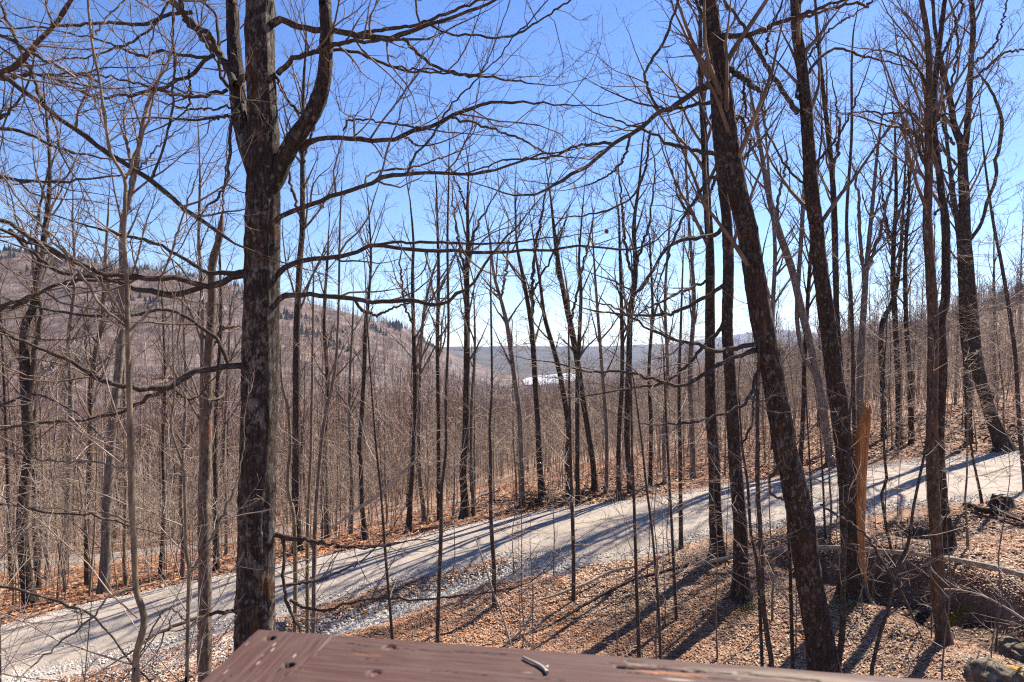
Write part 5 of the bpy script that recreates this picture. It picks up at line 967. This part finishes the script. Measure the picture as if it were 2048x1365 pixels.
# end board: grain runs along dn (towards the viewer), its far end cut square with the main board's far edge
u1 = -dn; o1 = jt - ux * .0015
def E2(px_, py_): return loc2(px_, py_, cr + dn * .6, u1)
wd = float(np.linalg.norm((jt - cr)[:2])) ; wperp = wd * abs(float(ux @ np.array([-dn[1], dn[0], 0])))
start = jt - ux * .0015 + dn * .6
# local frame: u along u1 (away from viewer), v negative to the right -> start the sheet on the left edge
startL = cr + dn * .6
nL = np.array([-u1[1], u1[0], 0])   # points left of travel
def E2(px_, py_): return loc2(px_, py_, startL, u1)
sk1 = float(((jt - cr) @ u1) / abs((jt - cr) @ nL))
e1, e2 = E2(540, 1277), E2(577, 1331)
fe = [('hole', *e1, .0075, .010, 1.0), ('hole', *e2, .0075, .010, 1.0)] + [('worn', *E2(a, b_), .006, .0012, 2, .9) for a, b_ in ((548, 1290), (546, 1300), (526, 1311), (590, 1312), (516, 1326), (494, 1288), (452, 1344))]
rg = np.random.default_rng(12)
for k in range(14):
    a = rg.uniform(.15, .5); y = -rg.uniform(.01, .11); fe.append(('crack', [(a, y), (a + rg.uniform(.03, .10), y + rg.normal(0, .001))], .0007, .0012))
board(root, startL, u1, .6, wperp - .0015, 0, -sk1 if False else -sk1, fe)
# screw heads set in the holes
M['screw'] = plain('rusty_screw', (.02, .015, .012), (.07, .04, .03), 60, .5); M['plug'] = plain('painted_plug', (.10, .04, .034), (.16, .08, .066), 40, .6)
for (u, v_), org, ax, mt, z, rad in ((h1, jt + ux * .0015, ux, 'plug', -.0026, .0062), (h2, jt + ux * .0015, ux, 'plug', -.0022, .0062), (e1, startL, u1, 'screw', -.0085, .005), (e2, startL, u1, 'screw', -.0085, .005)):
    p = org + ax * u + np.array([-ax[1], ax[0], 0]) * v_ + [0, 0, z]; n = 18; a = np.linspace(0, 2 * math.pi, n, endpoint=False); V = [(math.cos(x) * rad, math.sin(x) * rad, -.001) for x in a] + [(math.cos(x) * rad * .8, math.sin(x) * rad * .8, 0) for x in a] + [(0, 0, -.0006)]
    k = np.arange(n); k2 = (k + 1) % n; so = obj('screw', mesh_from('screw', V, [np.stack([k, k2, n + k2, n + k], 1), np.stack([n + k, n + k2, np.full(n, 2 * n)], 1)], mt, False), root); so.location = Vector(p) - root.location
# bent twig lying on the rail
q = np.array([rp(1046, 1319), rp(1062, 1327), rp(1075, 1333), rp(1087, 1341), rp(1094, 1350)]) + [0, 0, .003]; q2 = np.array([rp(1092, 1343), rp(1098, 1336)]) + [0, 0, .004]
root2 = thing('fallen_twig_piece', 'small bent grey twig lying on the deck rail', 'twig', q[0]); obj('stick', Tubes().add(resample(q, 12), np.linspace(.0016, .0024, 12), 7).add(q2, np.array([.0022, .0012]), 6).mesh('stick', 'deadwood', q[0]), root2)
# posts and the under-rail that carry the cap
def box(parent, name, c, half, rz, mat):
    V = np.array([(x, y, z) for x in (-1, 1) for y in (-1, 1) for z in (-1, 1)], float) * half; Fq = np.array([(0, 1, 3, 2), (4, 6, 7, 5), (0, 4, 5, 1), (2, 3, 7, 6), (0, 2, 6, 4), (1, 5, 7, 3)]); o = obj(name, mesh_from(name, V, Fq, mat, False), parent); o.location = Vector(c) - parent.location; o.rotation_euler = (0, 0, rz); return o
rz = math.atan2(ux[1], ux[0])
for d in (.09, 1.55):
    pc = cr + ux * d - uyv * .075; g = gz(pc[0], pc[1]); box(root, 'post', (pc[0], pc[1], (RH - .04 + g) / 2), (.045, .045, (RH - .042 - g) / 2), rz, 'rail')
pc = cr + ux * .82 - uyv * .075; box(root, 'under_rail', (pc[0], pc[1], RH - .085), (.68, .019, .044), rz, 'rail')

# ------------------------------------------------------------------ haze
zmin = float(ZZ.min()) - 1.5
hm = bpy.data.materials.new('haze'); hm.use_nodes = True; tt = hm.node_tree; tt.nodes.clear(); pv = tt.nodes.new('ShaderNodeVolumePrincipled'); pv.inputs['Color'].default_value = (.50, .66, 1, 1); pv.inputs['Density'].default_value = 0.000075; pv.inputs['Anisotropy'].default_value = 0.2
ou = tt.nodes.new('ShaderNodeOutputMaterial'); tt.links.new(pv.outputs[0], ou.inputs['Volume'])
zt = max(float(ZZ.max()) + 25, 60); V = np.array([(x, y, z) for x in (-9400, 9400) for y in (-9400, 9400) for z in (zmin, zt)], float); Fq = np.array([(0, 1, 3, 2), (4, 6, 7, 5), (0, 4, 5, 1), (2, 3, 7, 6), (0, 2, 6, 4), (1, 5, 7, 3)])
hz_ = obj('haze', mesh_from('haze', V, Fq, hm, False)); tag(hz_, kind='stuff'); hz_.display_type = 'WIRE'
print('TRIS', sum(sum(len(p.vertices) - 2 for p in me.polygons) if len(me.polygons) < 3000 else int(len(me.loops) - 2 * len(me.polygons)) for me in bpy.data.meshes))
print('THINGS', sum(1 for o in bpy.data.objects if o.parent is None))
